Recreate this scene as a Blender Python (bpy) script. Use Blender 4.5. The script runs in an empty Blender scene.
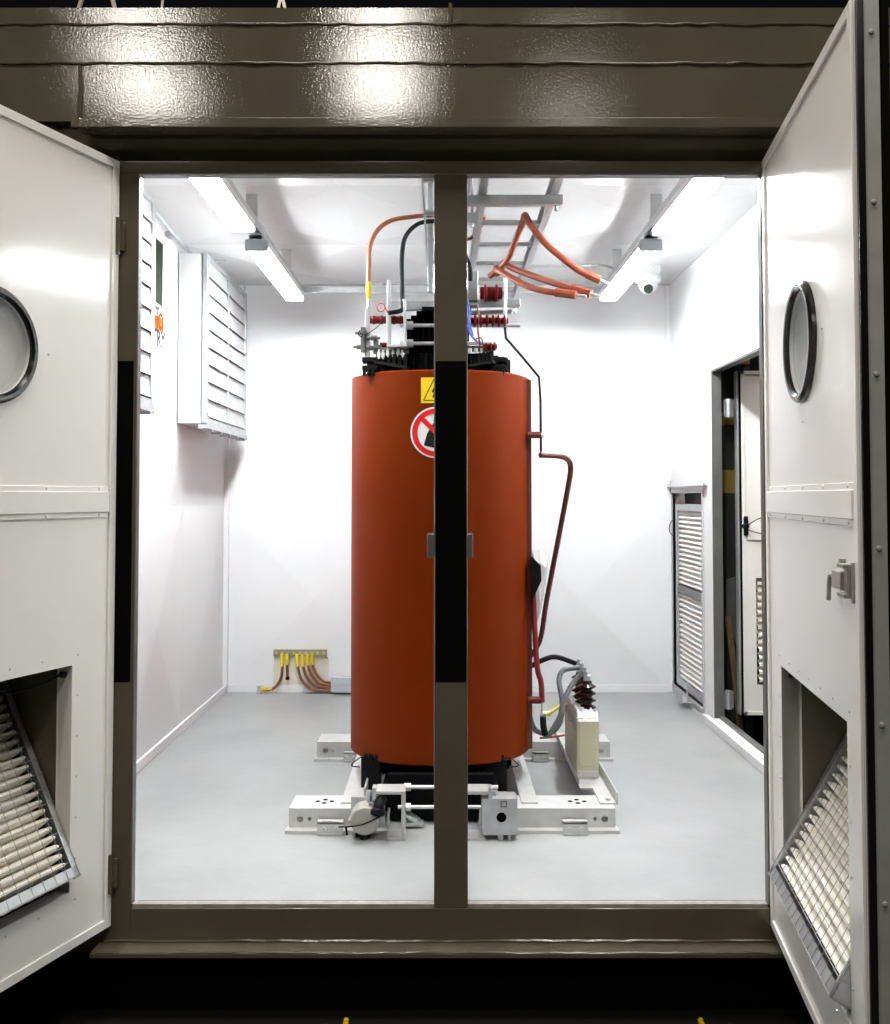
import bpy, bmesh, math, random
from mathutils import Vector, Matrix
random.seed(7)
C = bpy.context.scene.collection
PI = math.pi

# ------------------------------------------------------------------ camera and survey of the photograph
PITCH = math.radians(1.98); FPX = 950.0; CZ = 1.39; D0 = 3.28
SP, CP = math.sin(PITCH), math.cos(PITCH)
CY = 496 - FPX*math.tan(PITCH)
cam_d = bpy.data.cameras.new('camera'); cam = bpy.data.objects.new('camera', cam_d); C.objects.link(cam)
cam.location = (0, -D0, CZ); cam.rotation_euler = (PI/2 + PITCH, 0, 0)
cam_d.sensor_fit = 'VERTICAL'; cam_d.sensor_height = 36; cam_d.lens = 36*FPX/1024
cam_d.shift_y = -(512-CY)/1024; cam_d.shift_x = 2/1024
cam_d.clip_start = .05
bpy.context.scene.camera = cam

def _ray(px, py):
    dy = py-CY
    return (px-443, FPX*CP+SP*dy, FPX*SP-CP*dy)
def P(px, py, Y):                       # the point of the place at depth Y
    r = _ray(px, py); t = (Y+D0)/r[1]; return Vector((r[0]*t, Y, CZ+r[2]*t))
def F(px, py, Z):                       # ... at height Z
    r = _ray(px, py); t = (Z-CZ)/r[2]; return Vector((r[0]*t, r[1]*t-D0, Z))
def W(px, py, X):                       # ... on a side wall X
    r = _ray(px, py); t = X/r[0]; return Vector((X, r[1]*t-D0, CZ+r[2]*t))

# ------------------------------------------------------------------ materials
def mat(name, col, rough=.5, metal=0, nscale=0, namt=.15, bump=0, bscale=60, coat=0, spec=.5, stretch=None, trans=0, alpha=1):
    m = bpy.data.materials.new(name); m.use_nodes = True
    nt = m.node_tree; b = nt.nodes['Principled BSDF']
    b.inputs['Base Color'].default_value = (*col, 1)
    b.inputs['Roughness'].default_value = rough
    b.inputs['Metallic'].default_value = metal
    b.inputs['Specular IOR Level'].default_value = spec
    b.inputs['Coat Weight'].default_value = coat
    b.inputs['Transmission Weight'].default_value = trans
    b.inputs['Alpha'].default_value = alpha
    tc = None
    if nscale or bump:
        tc = nt.nodes.new('ShaderNodeTexCoord')
        src = tc.outputs['Object']
        if stretch:
            mp = nt.nodes.new('ShaderNodeMapping'); mp.inputs['Scale'].default_value = stretch
            nt.links.new(src, mp.inputs['Vector']); src = mp.outputs['Vector']
    if nscale:
        n = nt.nodes.new('ShaderNodeTexNoise'); n.inputs['Scale'].default_value = nscale
        n.inputs['Detail'].default_value = 6; n.inputs['Roughness'].default_value = .6
        nt.links.new(src, n.inputs['Vector'])
        r = nt.nodes.new('ShaderNodeValToRGB')
        r.color_ramp.elements[0].position = .3; r.color_ramp.elements[1].position = .7
        r.color_ramp.elements[0].color = (*[c*(1-namt) for c in col], 1)
        r.color_ramp.elements[1].color = (*[min(1, c*(1+namt)) for c in col], 1)
        nt.links.new(n.outputs['Fac'], r.inputs['Fac']); nt.links.new(r.outputs['Color'], b.inputs['Base Color'])
    if bump:
        n2 = nt.nodes.new('ShaderNodeTexNoise'); n2.inputs['Scale'].default_value = bscale
        n2.inputs['Detail'].default_value = 3
        nt.links.new(src, n2.inputs['Vector'])
        bp = nt.nodes.new('ShaderNodeBump'); bp.inputs['Strength'].default_value = bump
        bp.inputs['Distance'].default_value = .004
        nt.links.new(n2.outputs['Fac'], bp.inputs['Height']); nt.links.new(bp.outputs['Normal'], b.inputs['Normal'])
    return m
def emit(name, col, s):
    m = bpy.data.materials.new(name); m.use_nodes = True
    nt = m.node_tree; nt.nodes.remove(nt.nodes['Principled BSDF'])
    e = nt.nodes.new('ShaderNodeEmission'); e.inputs['Color'].default_value = (*col, 1); e.inputs['Strength'].default_value = s
    nt.links.new(e.outputs[0], nt.nodes['Material Output'].inputs['Surface'])
    return m

OLIVE = mat('olive_paint', (.088, .075, .053), .06, 0, 3, .12, .085, 140)
BANDBLACK = mat('band_black', (.002, .002, .002), .5, spec=.03)  # black band across the jamb and the post front
BLACKPAINT = mat('black_paint', (.002, .002, .002), .8, spec=.05)
WHITE = mat('white_powder_coat', (.84, .85, .86), .28, 0, 1.5, .02, .03, 8)
CEIL = mat('white_ceiling_steel', (.85, .86, .86), .22, 0, 1.5, .02, .05, 6)
DOORWHITE = mat('white_door_skin', (.86, .84, .81), .14, 0, 2, .02, .05, 3)
FLOORM = mat('grey_floor_paint', (.30, .306, .306), .33, 0, 2.2, .12, .12, 30)
GALV = mat('galvanised_steel', (.58, .60, .615), .38, .75, 14, .12)
ALU = mat('pale_aluminium', (.60, .60, .60), .42, .55, 20, .06)
RAILST = mat('zinc_plate', (.62, .62, .61), .38, .5, 18, .08)
STEELGREY = mat('grey_steel', (.14, .14, .135), .4, .3, 8, .12)
ORANGE = mat('orange_resin', (.142, .0178, .0010), .42, 0, 2, .06, .02, 40, spec=.07)
RUST = mat('brown_red_resin', (.10, .014, .006), .45, 0, 6, .08)
CORE = mat('black_core_lacquer', (.004, .004, .005), .6, 0, 20, .2, spec=.03)
BLACKPL = mat('black_plastic', (.006, .006, .007), .5, spec=.12)
RUBBER = mat('black_rubber', (.006, .006, .006), .22)
REDINS = mat('red_insulator', (.12, .005, .007), .35, spec=.3)
HVCABLE = mat('orange_red_cable', (.27, .055, .022), .42, 0, 30, .15)
ORCABLE = mat('orange_cable', (.33, .095, .03), .4)
BLKCABLE = mat('black_cable', (.005, .005, .006), .5, spec=.2)
GREYCABLE = mat('grey_cable', (.10, .105, .11), .42)
BLUE = mat('blue_wire', (.05, .10, .45), .4)
YELLOW = mat('yellow_tape', (.75, .55, .02), .45)
COPPER = mat('copper_brown_cable', (.19, .062, .022), .4)
BRASS = mat('dull_brass', (.38, .33, .16), .4, .6, 40, .25)
CREAM = mat('cream_enamel', (.50, .48, .34), .3, 0, 6, .05)
BROWNINS = mat('dark_brown_porcelain', (.022, .012, .010), .15)
FILM_CLEAR = mat('crumpled_plastic_film', (.82, .83, .84), .15, 0, 0, 0, .6, 40, alpha=.75)
FILTER = mat('pleated_filter_cloth', (.86, .83, .76), .9, 0, 40, .06)
WIRE = mat('wire_mesh_steel', (.45, .45, .44), .4, .6)
SIGNY = mat('sign_yellow', (.85, .58, .015), .4)
SIGNR = mat('sign_red', (.62, .012, .012), .35)
SIGNW = mat('sign_white', (.85, .85, .83), .4)
SIGNO = mat('sign_orange', (.70, .10, .025), .6, spec=0)
SIGNK = mat('sign_black', (.006, .006, .006), .4)
SIGNG = mat('sign_grey', (.05, .05, .065), .6, spec=0)
SLOT = mat('dark_green_glass', (.035, .042, .033), .6, spec=.0)
GREYDISC = mat('pale_blind_plate', (.80, .79, .75), .3)
GREYRING = mat('grey_tube', (.62, .63, .63), .35)
TRUNK = mat('grey_trunking', (.45, .48, .51), .4)
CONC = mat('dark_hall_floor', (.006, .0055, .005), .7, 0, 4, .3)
HALLDARK = mat('dark_hall_steel', (.02, .02, .02), .6)
PIPEM = mat('pale_hall_pipe', (.35, .30, .27), .5)
LED = emit('led_diffuser', (.95, .985, 1), 128)
HBAY = mat('lamp_housing', (.3, .3, .3), .4)
def glass():
    return mat('porthole_glass', (.75, .78, .78), .05, alpha=.18)
GLASS = glass()

# ------------------------------------------------------------------ mesh helpers
ORIG = {}
class MB:
    def __init__(s, M=None):
        s.bm = bmesh.new(); s.M = M or Matrix(); s.mi = 0
    def _v(s, co): return s.bm.verts.new(s.M @ Vector(co))
    def _f(s, vs):
        try:
            f = s.bm.faces.new(vs); f.material_index = s.mi; return f
        except ValueError: return None
    def poly(s, pts): return s._f([s._v(p) for p in pts])
    def box(s, x0, x1, y0, y1, z0, z1, bev=0, seg=2):
        v = [s._v((x, y, z)) for x in (x0, x1) for y in (y0, y1) for z in (z0, z1)]
        fs = [s._f([v[i] for i in q]) for q in ((0,1,3,2),(4,6,7,5),(0,4,5,1),(2,3,7,6),(0,2,6,4),(1,5,7,3))]
        if bev: s._bevel(v, bev, seg)
        return s
    def _bevel(s, v, w, seg=2):
        vs = set(v); es = [e for e in s.bm.edges if e.verts[0] in vs and e.verts[1] in vs]
        r = bmesh.ops.bevel(s.bm, geom=es, offset=w, segments=seg, affect='EDGES', profile=.5)
        for f in r['faces']: f.material_index = s.mi
    def beam(s, p0, p1, w, h, up=(0,0,1), bev=0):
        p0, p1 = Vector(p0), Vector(p1); d = (p1-p0).normalized(); u = Vector(up)
        sd = d.cross(u).normalized(); u = sd.cross(d)
        v = [s._v(p + sd*a*w/2 + u*b*h/2) for p in (p0, p1) for a in (-1, 1) for b in (-1, 1)]
        for q in ((0,1,3,2),(4,6,7,5),(0,4,5,1),(2,3,7,6),(0,2,6,4),(1,5,7,3)): s._f([v[i] for i in q])
        if bev: s._bevel(v, bev, 2)
        return s
    def lathe(s, prof, o, ax, n=20):
        o = Vector(o); a = Vector(ax).normalized()
        t = a.orthogonal().normalized(); b = a.cross(t)
        rings = []
        for r, h in prof:
            if r < 1e-6: rings.append([s._v(o+a*h)])
            else: rings.append([s._v(o+a*h+(t*math.cos(2*PI*i/n)+b*math.sin(2*PI*i/n))*r) for i in range(n)])
        for A, B in zip(rings, rings[1:]):
            for i in range(n):
                j = (i+1) % n
                if len(A) == 1 and len(B) == 1: continue
                if len(A) == 1: s._f([A[0], B[j], B[i]])
                elif len(B) == 1: s._f([A[i], A[j], B[0]])
                else: s._f([A[i], A[j], B[j], B[i]])
        return s
    def cyl(s, p0, p1, r, n=16, r2=None):
        p0, p1 = Vector(p0), Vector(p1); L = (p1-p0).length; r2 = r if r2 is None else r2
        return s.lathe([(0,0),(r,0),(r2,L),(0,L)], p0, p1-p0, n)
    def tube(s, pts, r, n=8, k=6, sharp=False):
        pts = [Vector(p) for p in pts]
        if sharp or len(pts) == 2: path = pts
        else:
            path = []
            q = [pts[0]*2-pts[1]] + pts + [pts[-1]*2-pts[-2]]
            for i in range(1, len(q)-2):
                for j in range(k):
                    t = j/k; a, b, c, d = q[i-1], q[i], q[i+1], q[i+2]
                    path.append(.5*((2*b)+(c-a)*t+(2*a-5*b+4*c-d)*t*t+(3*b-a-3*c+d)*t**3))
            path.append(pts[-1])
        T = []
        for i in range(len(path)):
            a = path[max(0, i-1)]; b = path[min(len(path)-1, i+1)]; T.append((b-a).normalized())
        nrm = T[0].orthogonal().normalized(); rings = []
        for p, t in zip(path, T):
            nrm = (nrm - t*nrm.dot(t)).normalized(); bi = t.cross(nrm)
            rings.append([s._v(p+(nrm*math.cos(2*PI*i/n)+bi*math.sin(2*PI*i/n))*r) for i in range(n)])
        for A, B in zip(rings, rings[1:]):
            for i in range(n): s._f([A[i], A[(i+1)%n], B[(i+1)%n], B[i]])
        s._f(rings[0][::-1]); s._f(rings[-1])
        return s
    def prism(s, poly, o, ax, ay, h):
        o, ax, ay = Vector(o), Vector(ax), Vector(ay); nz = ax.cross(ay).normalized()*h
        A = [s._v(o+ax*a+ay*b) for a, b in poly]; B = [s._v(o+ax*a+ay*b+nz) for a, b in poly]
        s._f(A[::-1]); s._f(B); n = len(A)
        for i in range(n): s._f([A[i], A[(i+1)%n], B[(i+1)%n], B[i]])
        return s
    def sheet(s, outer, holes, o, ax, ay, h):
        """plate with holes: outline and holes in the ax/ay plane, thickness h along ax x ay"""
        o, ax, ay = Vector(o), Vector(ax), Vector(ay); nz = ax.cross(ay).normalized()*h
        layers = []
        for off in (Vector(), nz):
            loops = []; edges = []
            for lp in [outer]+holes:
                vs = [s._v(o+ax*a+ay*b+off) for a, b in lp]; loops.append(vs)
                for i in range(len(vs)): edges.append(s.bm.edges.new((vs[i], vs[(i+1)%len(vs)])))
            r = bmesh.ops.triangle_fill(s.bm, use_beauty=True, use_dissolve=False, edges=edges)
            for g in r['geom']:
                if isinstance(g, bmesh.types.BMFace): g.material_index = s.mi
            layers.append(loops)
        for A, B in zip(*layers):
            for i in range(len(A)): s._f([A[i], A[(i+1)%len(A)], B[(i+1)%len(A)], B[i]])
        return s
    def cross_panel(s, o, ax, ay, w, h, rise=.006):
        o, ax, ay = Vector(o), Vector(ax), Vector(ay); n = ax.cross(ay)
        c = [s._v(o), s._v(o+ax*w), s._v(o+ax*w+ay*h), s._v(o+ay*h)]; m = s._v(o+ax*w/2+ay*h/2+n*rise)
        for i in range(4): s._f([c[i], c[(i+1)%4], m])
        return s
    def build(s, name, mats, parent=None, smooth=True, normals=True):
        bm = s.bm
        if normals: bmesh.ops.recalc_face_normals(bm, faces=bm.faces)
        if smooth:
            for f in bm.faces: f.smooth = True
            for e in bm.edges:
                if len(e.link_faces) != 2 or e.calc_face_angle(0) > .6: e.smooth = False
        me = bpy.data.meshes.new(name)
        if parent is None:
            xs = [v.co for v in bm.verts]
            lo = Vector([min(v[i] for v in xs) for i in range(3)]); hi = Vector([max(v[i] for v in xs) for i in range(3)])
            off = Vector(((lo.x+hi.x)/2, (lo.y+hi.y)/2, lo.z))
        else: off = ORIG[parent.name]
        bmesh.ops.translate(bm, verts=bm.verts, vec=-off)
        bm.to_mesh(me); bm.free()
        for m in (mats if isinstance(mats, (list, tuple)) else [mats]): me.materials.append(m)
        ob = bpy.data.objects.new(name, me); C.objects.link(ob)
        if smooth:
            wn = ob.modifiers.new('wn', 'WEIGHTED_NORMAL'); wn.keep_sharp = True; wn.weight = 80
        if parent is None: ob.location = off
        else: ob.parent = parent
        ORIG[ob.name] = off.copy()
        return ob
def tag(o, label=None, cat=None, group=None, kind=None):
    if label: o['label'] = label
    if cat: o['category'] = cat
    if group: o['group'] = group
    if kind: o['kind'] = kind
    return o
def thing(name, loc, label, cat, group=None, kind=None):
    o = bpy.data.objects.new(name, None); C.objects.link(o); o.location = loc; o.empty_display_size = .1
    ORIG[o.name] = Vector(loc)
    return tag(o, label, cat, group, kind)
def kids(o): return [c for c in bpy.data.objects if c.parent == o]
def copy_tree(o, parent=None):
    c = o.copy(); C.objects.link(c)
    if parent: c.parent = parent
    for ch in kids(o): copy_tree(ch, c)
    return c
def dup(root, delta, label):
    ks = copy_tree(root); ks.location = root.location + Vector(delta); ks['label'] = label
    return ks
def text_mesh(body, size, name, m, M, parent, extrude=.0006, align='LEFT'):
    cu = bpy.data.curves.new('t', 'FONT'); cu.body = body; cu.size = size; cu.extrude = extrude; cu.offset = .005; cu.align_x = align
    t = bpy.data.objects.new('t', cu); C.objects.link(t); bpy.context.view_layer.update()
    me = bpy.data.meshes.new_from_object(t.evaluated_get(bpy.context.evaluated_depsgraph_get()))
    bpy.data.objects.remove(t); bpy.data.curves.remove(cu)
    me.transform(M); me.transform(Matrix.Translation(-ORIG[parent.name])); me.materials.clear(); me.materials.append(m)
    ob = bpy.data.objects.new(name, me); C.objects.link(ob); ob.parent = parent; ORIG[ob.name] = ORIG[parent.name]
    return ob
def circ(cx, cy, r, n=40, a0=0, a1=2*PI):
    return [(cx+r*math.cos(a0+(a1-a0)*i/n), cy+r*math.sin(a0+(a1-a0)*i/n)) for i in range(n)]

# ------------------------------------------------------------------ room shell
XL, XR, YB, ZC = -1.56, 1.628, 3.515, 2.907
XE, YE, ZE = Vector((1,0,0)), Vector((0,1,0)), Vector((0,0,1))
GZ = -.377
m = MB(); m.box(-1.70, 1.75, .04, 3.62, -.12, 0)
tag(m.build('floor', FLOORM), 'smooth grey painted steel floor of the white room', 'floor', kind='structure')

m = MB(); m.box(-1.70, 1.75, .04, 3.62, ZC+.012, ZC+.08)
ys = [.04, 1.32, 2.42, YB]; xs = [XL, -.5, .57, XR]
for i in range(3):
    for j in range(3): m.cross_panel((xs[i], ys[j+1], ZC+.002), XE, -YE, xs[i+1]-xs[i], ys[j+1]-ys[j], .034)
tag(m.build('ceiling', CEIL, smooth=False, normals=False), 'white cross-creased steel ceiling panels above the transformer', 'ceiling', kind='structure')

m = MB(); m.box(-1.70, 1.75, YB+.012, 3.62, 0, ZC+.01)
xs = [XL, -.27, .31, XR]; zs = [0, 1.33, ZC]
for i in range(3):
    for j in range(2): m.cross_panel((xs[i], YB, zs[j]), XE, ZE, xs[i+1]-xs[i], zs[j+1]-zs[j], .042)
tag(m.build('wall_back', WHITE, smooth=False, normals=False), 'white back wall of cross-creased steel panels behind the transformer', 'wall', kind='structure')

m = MB(); m.box(-1.70, XL-.012, .04, YB, 0, ZC)
ys = [.04, 1.30, 2.40, YB]
for i in range(3):
    for j in range(2): m.cross_panel((XL, ys[i], zs[j]), YE, ZE, ys[i+1]-ys[i], zs[j+1]-zs[j], .024)
tag(m.build('wall_left', WHITE, smooth=False, normals=False), 'white left wall carrying the two louvre boxes', 'wall', kind='structure')

# right wall with the side doorway and the filter recess
DY0, DY1, DZ0, DZ1 = 1.42, 2.485, .055, 2.155
RY0, RY1, RZ0, RZ1 = 2.685, 3.46, .07, 1.41
m = MB(); m.sheet([(.04, 0), (YB, 0), (YB, ZC), (.04, ZC)],
      [[(DY0, DZ0), (DY1, DZ0), (DY1, DZ1), (DY0, DZ1)], [(RY0, RZ0), (RY1, RZ0), (RY1, RZ1), (RY0, RZ1)]],
      (XR, 0, 0), YE, ZE, .06)
tag(m.build('wall_right', WHITE), 'white right wall pierced by a doorway and a filter opening', 'wall', kind='structure')

# dark steel lining of the doorway and recess
m = MB()
m.box(XR+.004, XR+.062, DY1-.012, DY1, DZ0, DZ1); m.box(XR+.004, XR+.062, DY0, DY0+.012, DZ0, DZ1)
m.box(XR+.004, XR+.062, DY0+.012, DY1-.012, DZ1-.012, DZ1); m.box(XR+.03, XR+.062, DY0+.012, DY1-.012, DZ0, DZ0+.012)
tag(m.build('trim_1', STEELGREY), 'grey steel lining around the side doorway in the right wall', 'door frame', kind='structure')
m = MB()
m.box(XR-.008, XR+.02, RY0-.02, RY0, RZ0-.02, RZ1+.02); m.box(XR-.008, XR+.02, RY1, RY1+.02, RZ0-.02, RZ1+.02)
m.box(XR-.008, XR+.02, RY0, RY1, RZ1, RZ1+.02); m.box(XR-.008, XR+.02, RY0, RY1, RZ0-.02, RZ0)
tag(m.build('trim_2', ALU), 'thin pale trim around the filter opening low on the right wall', 'trim', kind='structure')
m = MB(); m.box(XR-.03, XR-.001, 2.56, 3.51, 1.455, 1.475)
tag(m.build('trim_3', WHITE), 'thin white ledge on the right wall above the filter opening', 'trim', kind='structure')
m = MB(); m.box(XL+.001, XL+.035, YB-.035, YB-.001, .05, ZC-.01)
tag(m.build('trim_4', WHITE), 'white corner post where left and back walls meet', 'trim', kind='structure')
m = MB(); m.box(XR-.03, XR-.001, YB-.03, YB-.001, 1.5, ZC-.01)
tag(m.build('trim_5', WHITE), 'white corner post where right and back walls meet', 'trim', kind='structure')

m = MB(); m.box(XL+.04, XR-.04, YB-.03, YB-.014, .001, .055, .003)
tag(m.build('baseboard_back', WHITE), 'low white skirting along the back wall', 'baseboard', kind='structure')
m = MB(); m.box(XL+.013, XL+.03, .12, YB-.04, .001, .055, .003)
tag(m.build('baseboard_left', WHITE), 'low white skirting along the left wall', 'baseboard', kind='structure')
m = MB(); m.box(XR-.03, XR-.001, .12, 2.62, .001, .05, .003)
tag(m.build('baseboard_right', WHITE), 'low white skirting under the side doorway', 'baseboard', kind='structure')

# ------------------------------------------------------------------ container front
OX0, OX1, OZ1 = -1.064, 1.113, 2.517
m = MB()
def face_band(z0, z1, lean):      # a welded strip, leaning out at the top
    A = [(-2.6, 0, z0), (2.6, 0, z0), (2.6, -lean, z1), (-2.6, -lean, z1)]
    B = [(x, .04, z) for x, y, z in A]
    a = [m._v(p) for p in A]; b = [m._v(p) for p in B]
    m._f(a); m._f(b[::-1])
    for i in range(4): m._f([a[i], b[i], b[(i+1)%4], a[(i+1)%4]])
face_band(2.70, 2.905, .0005); face_band(2.905, 3.043, .0032); face_band(3.043, 3.103, .0028)
m.box(-2.6, 2.6, .035, .075, 2.56, 2.70)                    # recess under the gutter
m.box(-2.6, 2.6, 0, .04, OZ1, 2.56, .003)                  # lintel of the opening
m.box(-2.6, OX0, 0, .04, -.157, OZ1); m.box(OX1, 2.6, 0, .04, -.157, OZ1)
m.box(OX0, OX1, 0, .04, -.157, -.012, .002)                # sill
wf = tag(m.build('wall_front', OLIVE), 'glossy olive-grey steel front of the container around the opening', 'container front', kind='structure')
m = MB(); m.box(-2.6, 2.6, .042, 3.7, 3.0, 3.10)
tag(m.build('trim_14', OLIVE), 'flat olive container roof behind the header', 'roof', kind='structure')
# weld beads and edge strips
m = MB()
for z, x0, x1, yy in ((2.905, -2.5, 2.5, -.002), (3.043, -2.5, 2.5, -.003)):
    pts = []; x = x0
    while x < x1: pts.append((x, yy-random.uniform(0, .003), z+random.uniform(-.003, .003))); x += .05
    m.tube(pts, .0045, 6, 2)
for px, y0, y1 in ((80, 66, 118), (450, 4, 24)):
    a = P(px, y0, 0); b = P(px, y1, 0); m.tube([a+Vector((0,-.003,0)), (a+b)/2+Vector((.003,-.004,0)), b+Vector((0,-.003,0))], .007, 6, 4)
tag(m.build('trim_6', OLIVE), 'rough weld seams running across the olive header', 'weld seam', kind='structure')
# rain gutter
g0, g1 = P(72, 125, -.10).x, P(786, 125, -.10).x
m = MB(); m.box(g0, g1, -.11, .002, 2.652, 2.668, .003); m.box(g0, g1, -.113, -.106, 2.636, 2.668, .002); m.box(g0, g1, -.03, .0, 2.662, 2.70, .006)
tag(m.build('trim_7', OLIVE), 'narrow olive rain gutter above the double doors', 'rain gutter', kind='structure')
# inner lip of the frame, bare steel
m = MB(); m.box(OX0, OX1, .004, .038, OZ1-.006, OZ1-.0005); m.box(OX0, OX0+.004, .004, .038, 0, OZ1-.006); m.box(OX1-.004, OX1, .004, .038, 0, OZ1-.006)
tag(m.build('trim_8', STEELGREY), 'thin grey steel lip lining the opening', 'frame lip', kind='structure')
m = MB(); m.box(OX0+.005, OX1-.005, .010, .039, -.012, -.001)
tag(m.build('trim_13', mat('worn_threshold', (.26, .24, .215), .5, 0, 30, .2)), 'narrow threshold strip between floor and sill', 'threshold', kind='structure')
# sill flange
a, b = P(90, 945, -.08).x, P(786, 945, -.08).x
m = MB(); m.box(a, b, -.088, 0, -.137, -.122, .003)
pts = []; x = a+.02
while x < b: pts.append((x, -.003, -.119+random.uniform(-.002, .002))); x += .04
m.tube(pts, .006, 6, 2)
pts = [(p[0], -.083, -.121+random.uniform(-.002, .002)) for p in pts]; m.tube(pts, .004, 6, 2)
tag(m.build('trim_9', OLIVE), 'projecting olive sill flange with a lumpy weld below the opening', 'sill flange', kind='structure')
m = MB(); m.box(-2.6, 2.6, .05, 3.6, GZ, -.157)
tag(m.build('trim_10', BLACKPAINT), 'black skid base under the container', 'skid base', kind='structure')
# black band on the left jamb
Z1f, Z0f = P(127, 361, 0).z, P(127, 682, 0).z
m = MB(); m.box(-1.185, OX0-.008, -.0015, 0, Z0f, Z1f)
tag(m.build('trim_11', BANDBLACK), 'black band on the left jamb beside the open door', 'jamb film', kind='structure')
# centre post
m = MB()
m.box(-.031, .085, .003, .075, -.012, OZ1, .004)
cp = m.build('trim_12', OLIVE); tag(cp, 'olive centre post standing in front of the transformer', 'post', kind='structure')
m = MB(); m.box(-.026, .080, .0015, .003, Z0f, Z1f); m.build('black_band', BANDBLACK, cp)['label'] = 'black band round the middle of the post'
m = MB(); za, zb = P(430, 558, .08).z, P(430, 533, .08).z
m.box(-.056, .106, .075, .087, za, zb, .004); m.box(-.05, -.031, .03, .0755, za+.004, zb-.004); m.box(.085, .10, .03, .0755, za+.004, zb-.004)
m.build('latch_keeper', STEELGREY, cp)['label'] = 'dark grey latch keeper plate across the post'

# ------------------------------------------------------------------ double doors
def leaf_matrix(H, d, n): return Matrix(((d[0], n[0], 0, H[0]), (d[1], n[1], 0, H[1]), (0, 0, 1, 0), (0, 0, 0, 1)))   # u along leaf, v to its inner side, z up
LM = leaf_matrix((-1.133, -.004), (-.366, -.9306), (.9306, -.366))
RM = leaf_matrix((1.119, -.004), (-.1437, -.9896), (-.9896, .1437))
DW, DZB, DZT, TH = 1.10, -.066, 2.555, .055
OPN = (.188, .958, .115, .842)        # opening for the filter hood: u0,u1,z0,z1
PC = (.54, 1.836)                     # porthole centre
def make_leaf(root, M):
    rect = [(0, DZB), (DW, DZB), (DW, DZT), (0, DZT)]
    u0, u1, z0, z1 = OPN
    hole = [(u0, z0), (u1, z0), (u1, z1), (u0, z1)]
    m = MB(M); m.sheet(rect, [hole, circ(*PC, .158, 48)], (0, 0, 0), XE, ZE, TH)      # XE x ZE = -YE : thickness outward
    m.build('panel', DOORWHITE, root)
    m = MB(M); b = .030
    for q in ((0, b, DZB, DZT), (DW-b, DW, DZB, DZT)): m.box(q[0], q[1], 0, .008, q[2], q[3], .002)
    m.box(b, DW-b, 0, .008, DZB, DZB+b, .002); m.box(b, DW-b, 0, .008, DZT-b, DZT, .002)
    m.build('border_frame', DOORWHITE, root)
    m = MB(M); m.box(.035, DW-.035, 0, .012, 1.335, 1.405, .003); m.box(.035, DW-.035, 0, .006, 1.318, 1.422, .002)
    for k in range(5):
        for z in (1.326, 1.414): m.lathe([(.0055, 0), (.004, .003), (0, .004)], (.08+k*.235, .006, z), YE, 8)
    m.build('mid_rail', DOORWHITE, root)
    m = MB(M)
    for k in range(7):
        z = z0-.03+k*(z1-z0+.06)/6
        for u in (u0-.025, u1+.025): m.lathe([(.0042, 0), (.003, .002), (0, .003)], (u, 0, z), YE, 8)
    for k in range(1, 6):
        u = u0+k*(u1-u0)/6
        for z in (z0-.03, z1+.03): m.lathe([(.0042, 0), (.003, .002), (0, .003)], (u, 0, z), YE, 8)
    for uz in ((PC[0]-.23, PC[1]), (PC[0]+.23, PC[1]), (PC[0], PC[1]+.23), (PC[0], PC[1]-.23)):
        m.lathe([(.005, 0), (.004, .003), (0, .004)], (uz[0], 0, uz[1]), YE, 8)
    m.build('rivets', GALV, root)
    ring = MB(M); n = 48
    prof = [(.150, .0), (.150, .012), (.157, .019), (.168, .020), (.176, .012), (.177, 0)]
    ring.lathe(prof, (PC[0], 0, PC[1]), YE, n); ring.lathe([(.150, 0), (.156, -TH), (.1575, -TH), (.152, 0)], (PC[0], 0, PC[1]), YE, n)
    po = ring.build('porthole_ring', RUBBER, root)
    t = MB(M); t.lathe([(.1495, .004), (.1495, -.0545)], (PC[0], 0, PC[1]), YE, n); t.build('porthole_tube', GREYRING, po)
    g = MB(M); g.lathe([(0, -.006), (.149, -.006), (.149, -.010), (0, -.010)], (PC[0], 0, PC[1]), YE, n); g.build('porthole_glass', GLASS, po)
    g = MB(M); g.lathe([(0, -.045), (.149, -.045), (.149, -.054), (0, -.054)], (PC[0], 0, PC[1]), YE, n); g.build('porthole_cover', GREYDISC, po)
    # reveal and rain hood on the outer side
    m = MB(M)
    m.box(u0-.003, u0, -.062, -.002, z0, z1); m.box(u1, u1+.003, -.062, -.002, z0, z1)
    m.build('opening_reveal', DOORWHITE, root)
    m = MB(M); HD = .42
    t = .004
    m.box(u0-.02, u0-.003, -TH-HD, -TH, z0-.02, z1+.02); m.box(u1+.003, u1+.02, -TH-HD, -TH, z0-.02, z1+.02)
    m.box(u0-.02, u1+.02, -TH-HD-.01, -TH-HD, z0+.10, z1+.02); m.box(u0-.02, u1+.02, -TH-HD, -TH, z1+.004, z1+.02)
    m.box(u0-.003, u1+.003, -.10, -TH-.002, z0-.02, z0-.003)
    m.build('rain_hood', OLIVE, root)
    # the edge: gasket, outer flange, bolts
    m = MB(M); m.box(DW, DW+.012, -.020, -.002, DZB+.005, DZT-.005, .003)
    m.build('edge_gasket', RUBBER, root)
    m = MB(M); m.box(DW, DW+.006, -TH, -.020, DZB, DZT+.004)
    for k in range(7): m.lathe([(.0065, 0), (.0055, .004), (0, .006)], (DW+.006, -.037, .07+k*.40), XE, 8)
    m.build('edge_flange', mat('edge_zinc', (.36, .36, .345), .5, .2, 12, .1), root)
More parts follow.
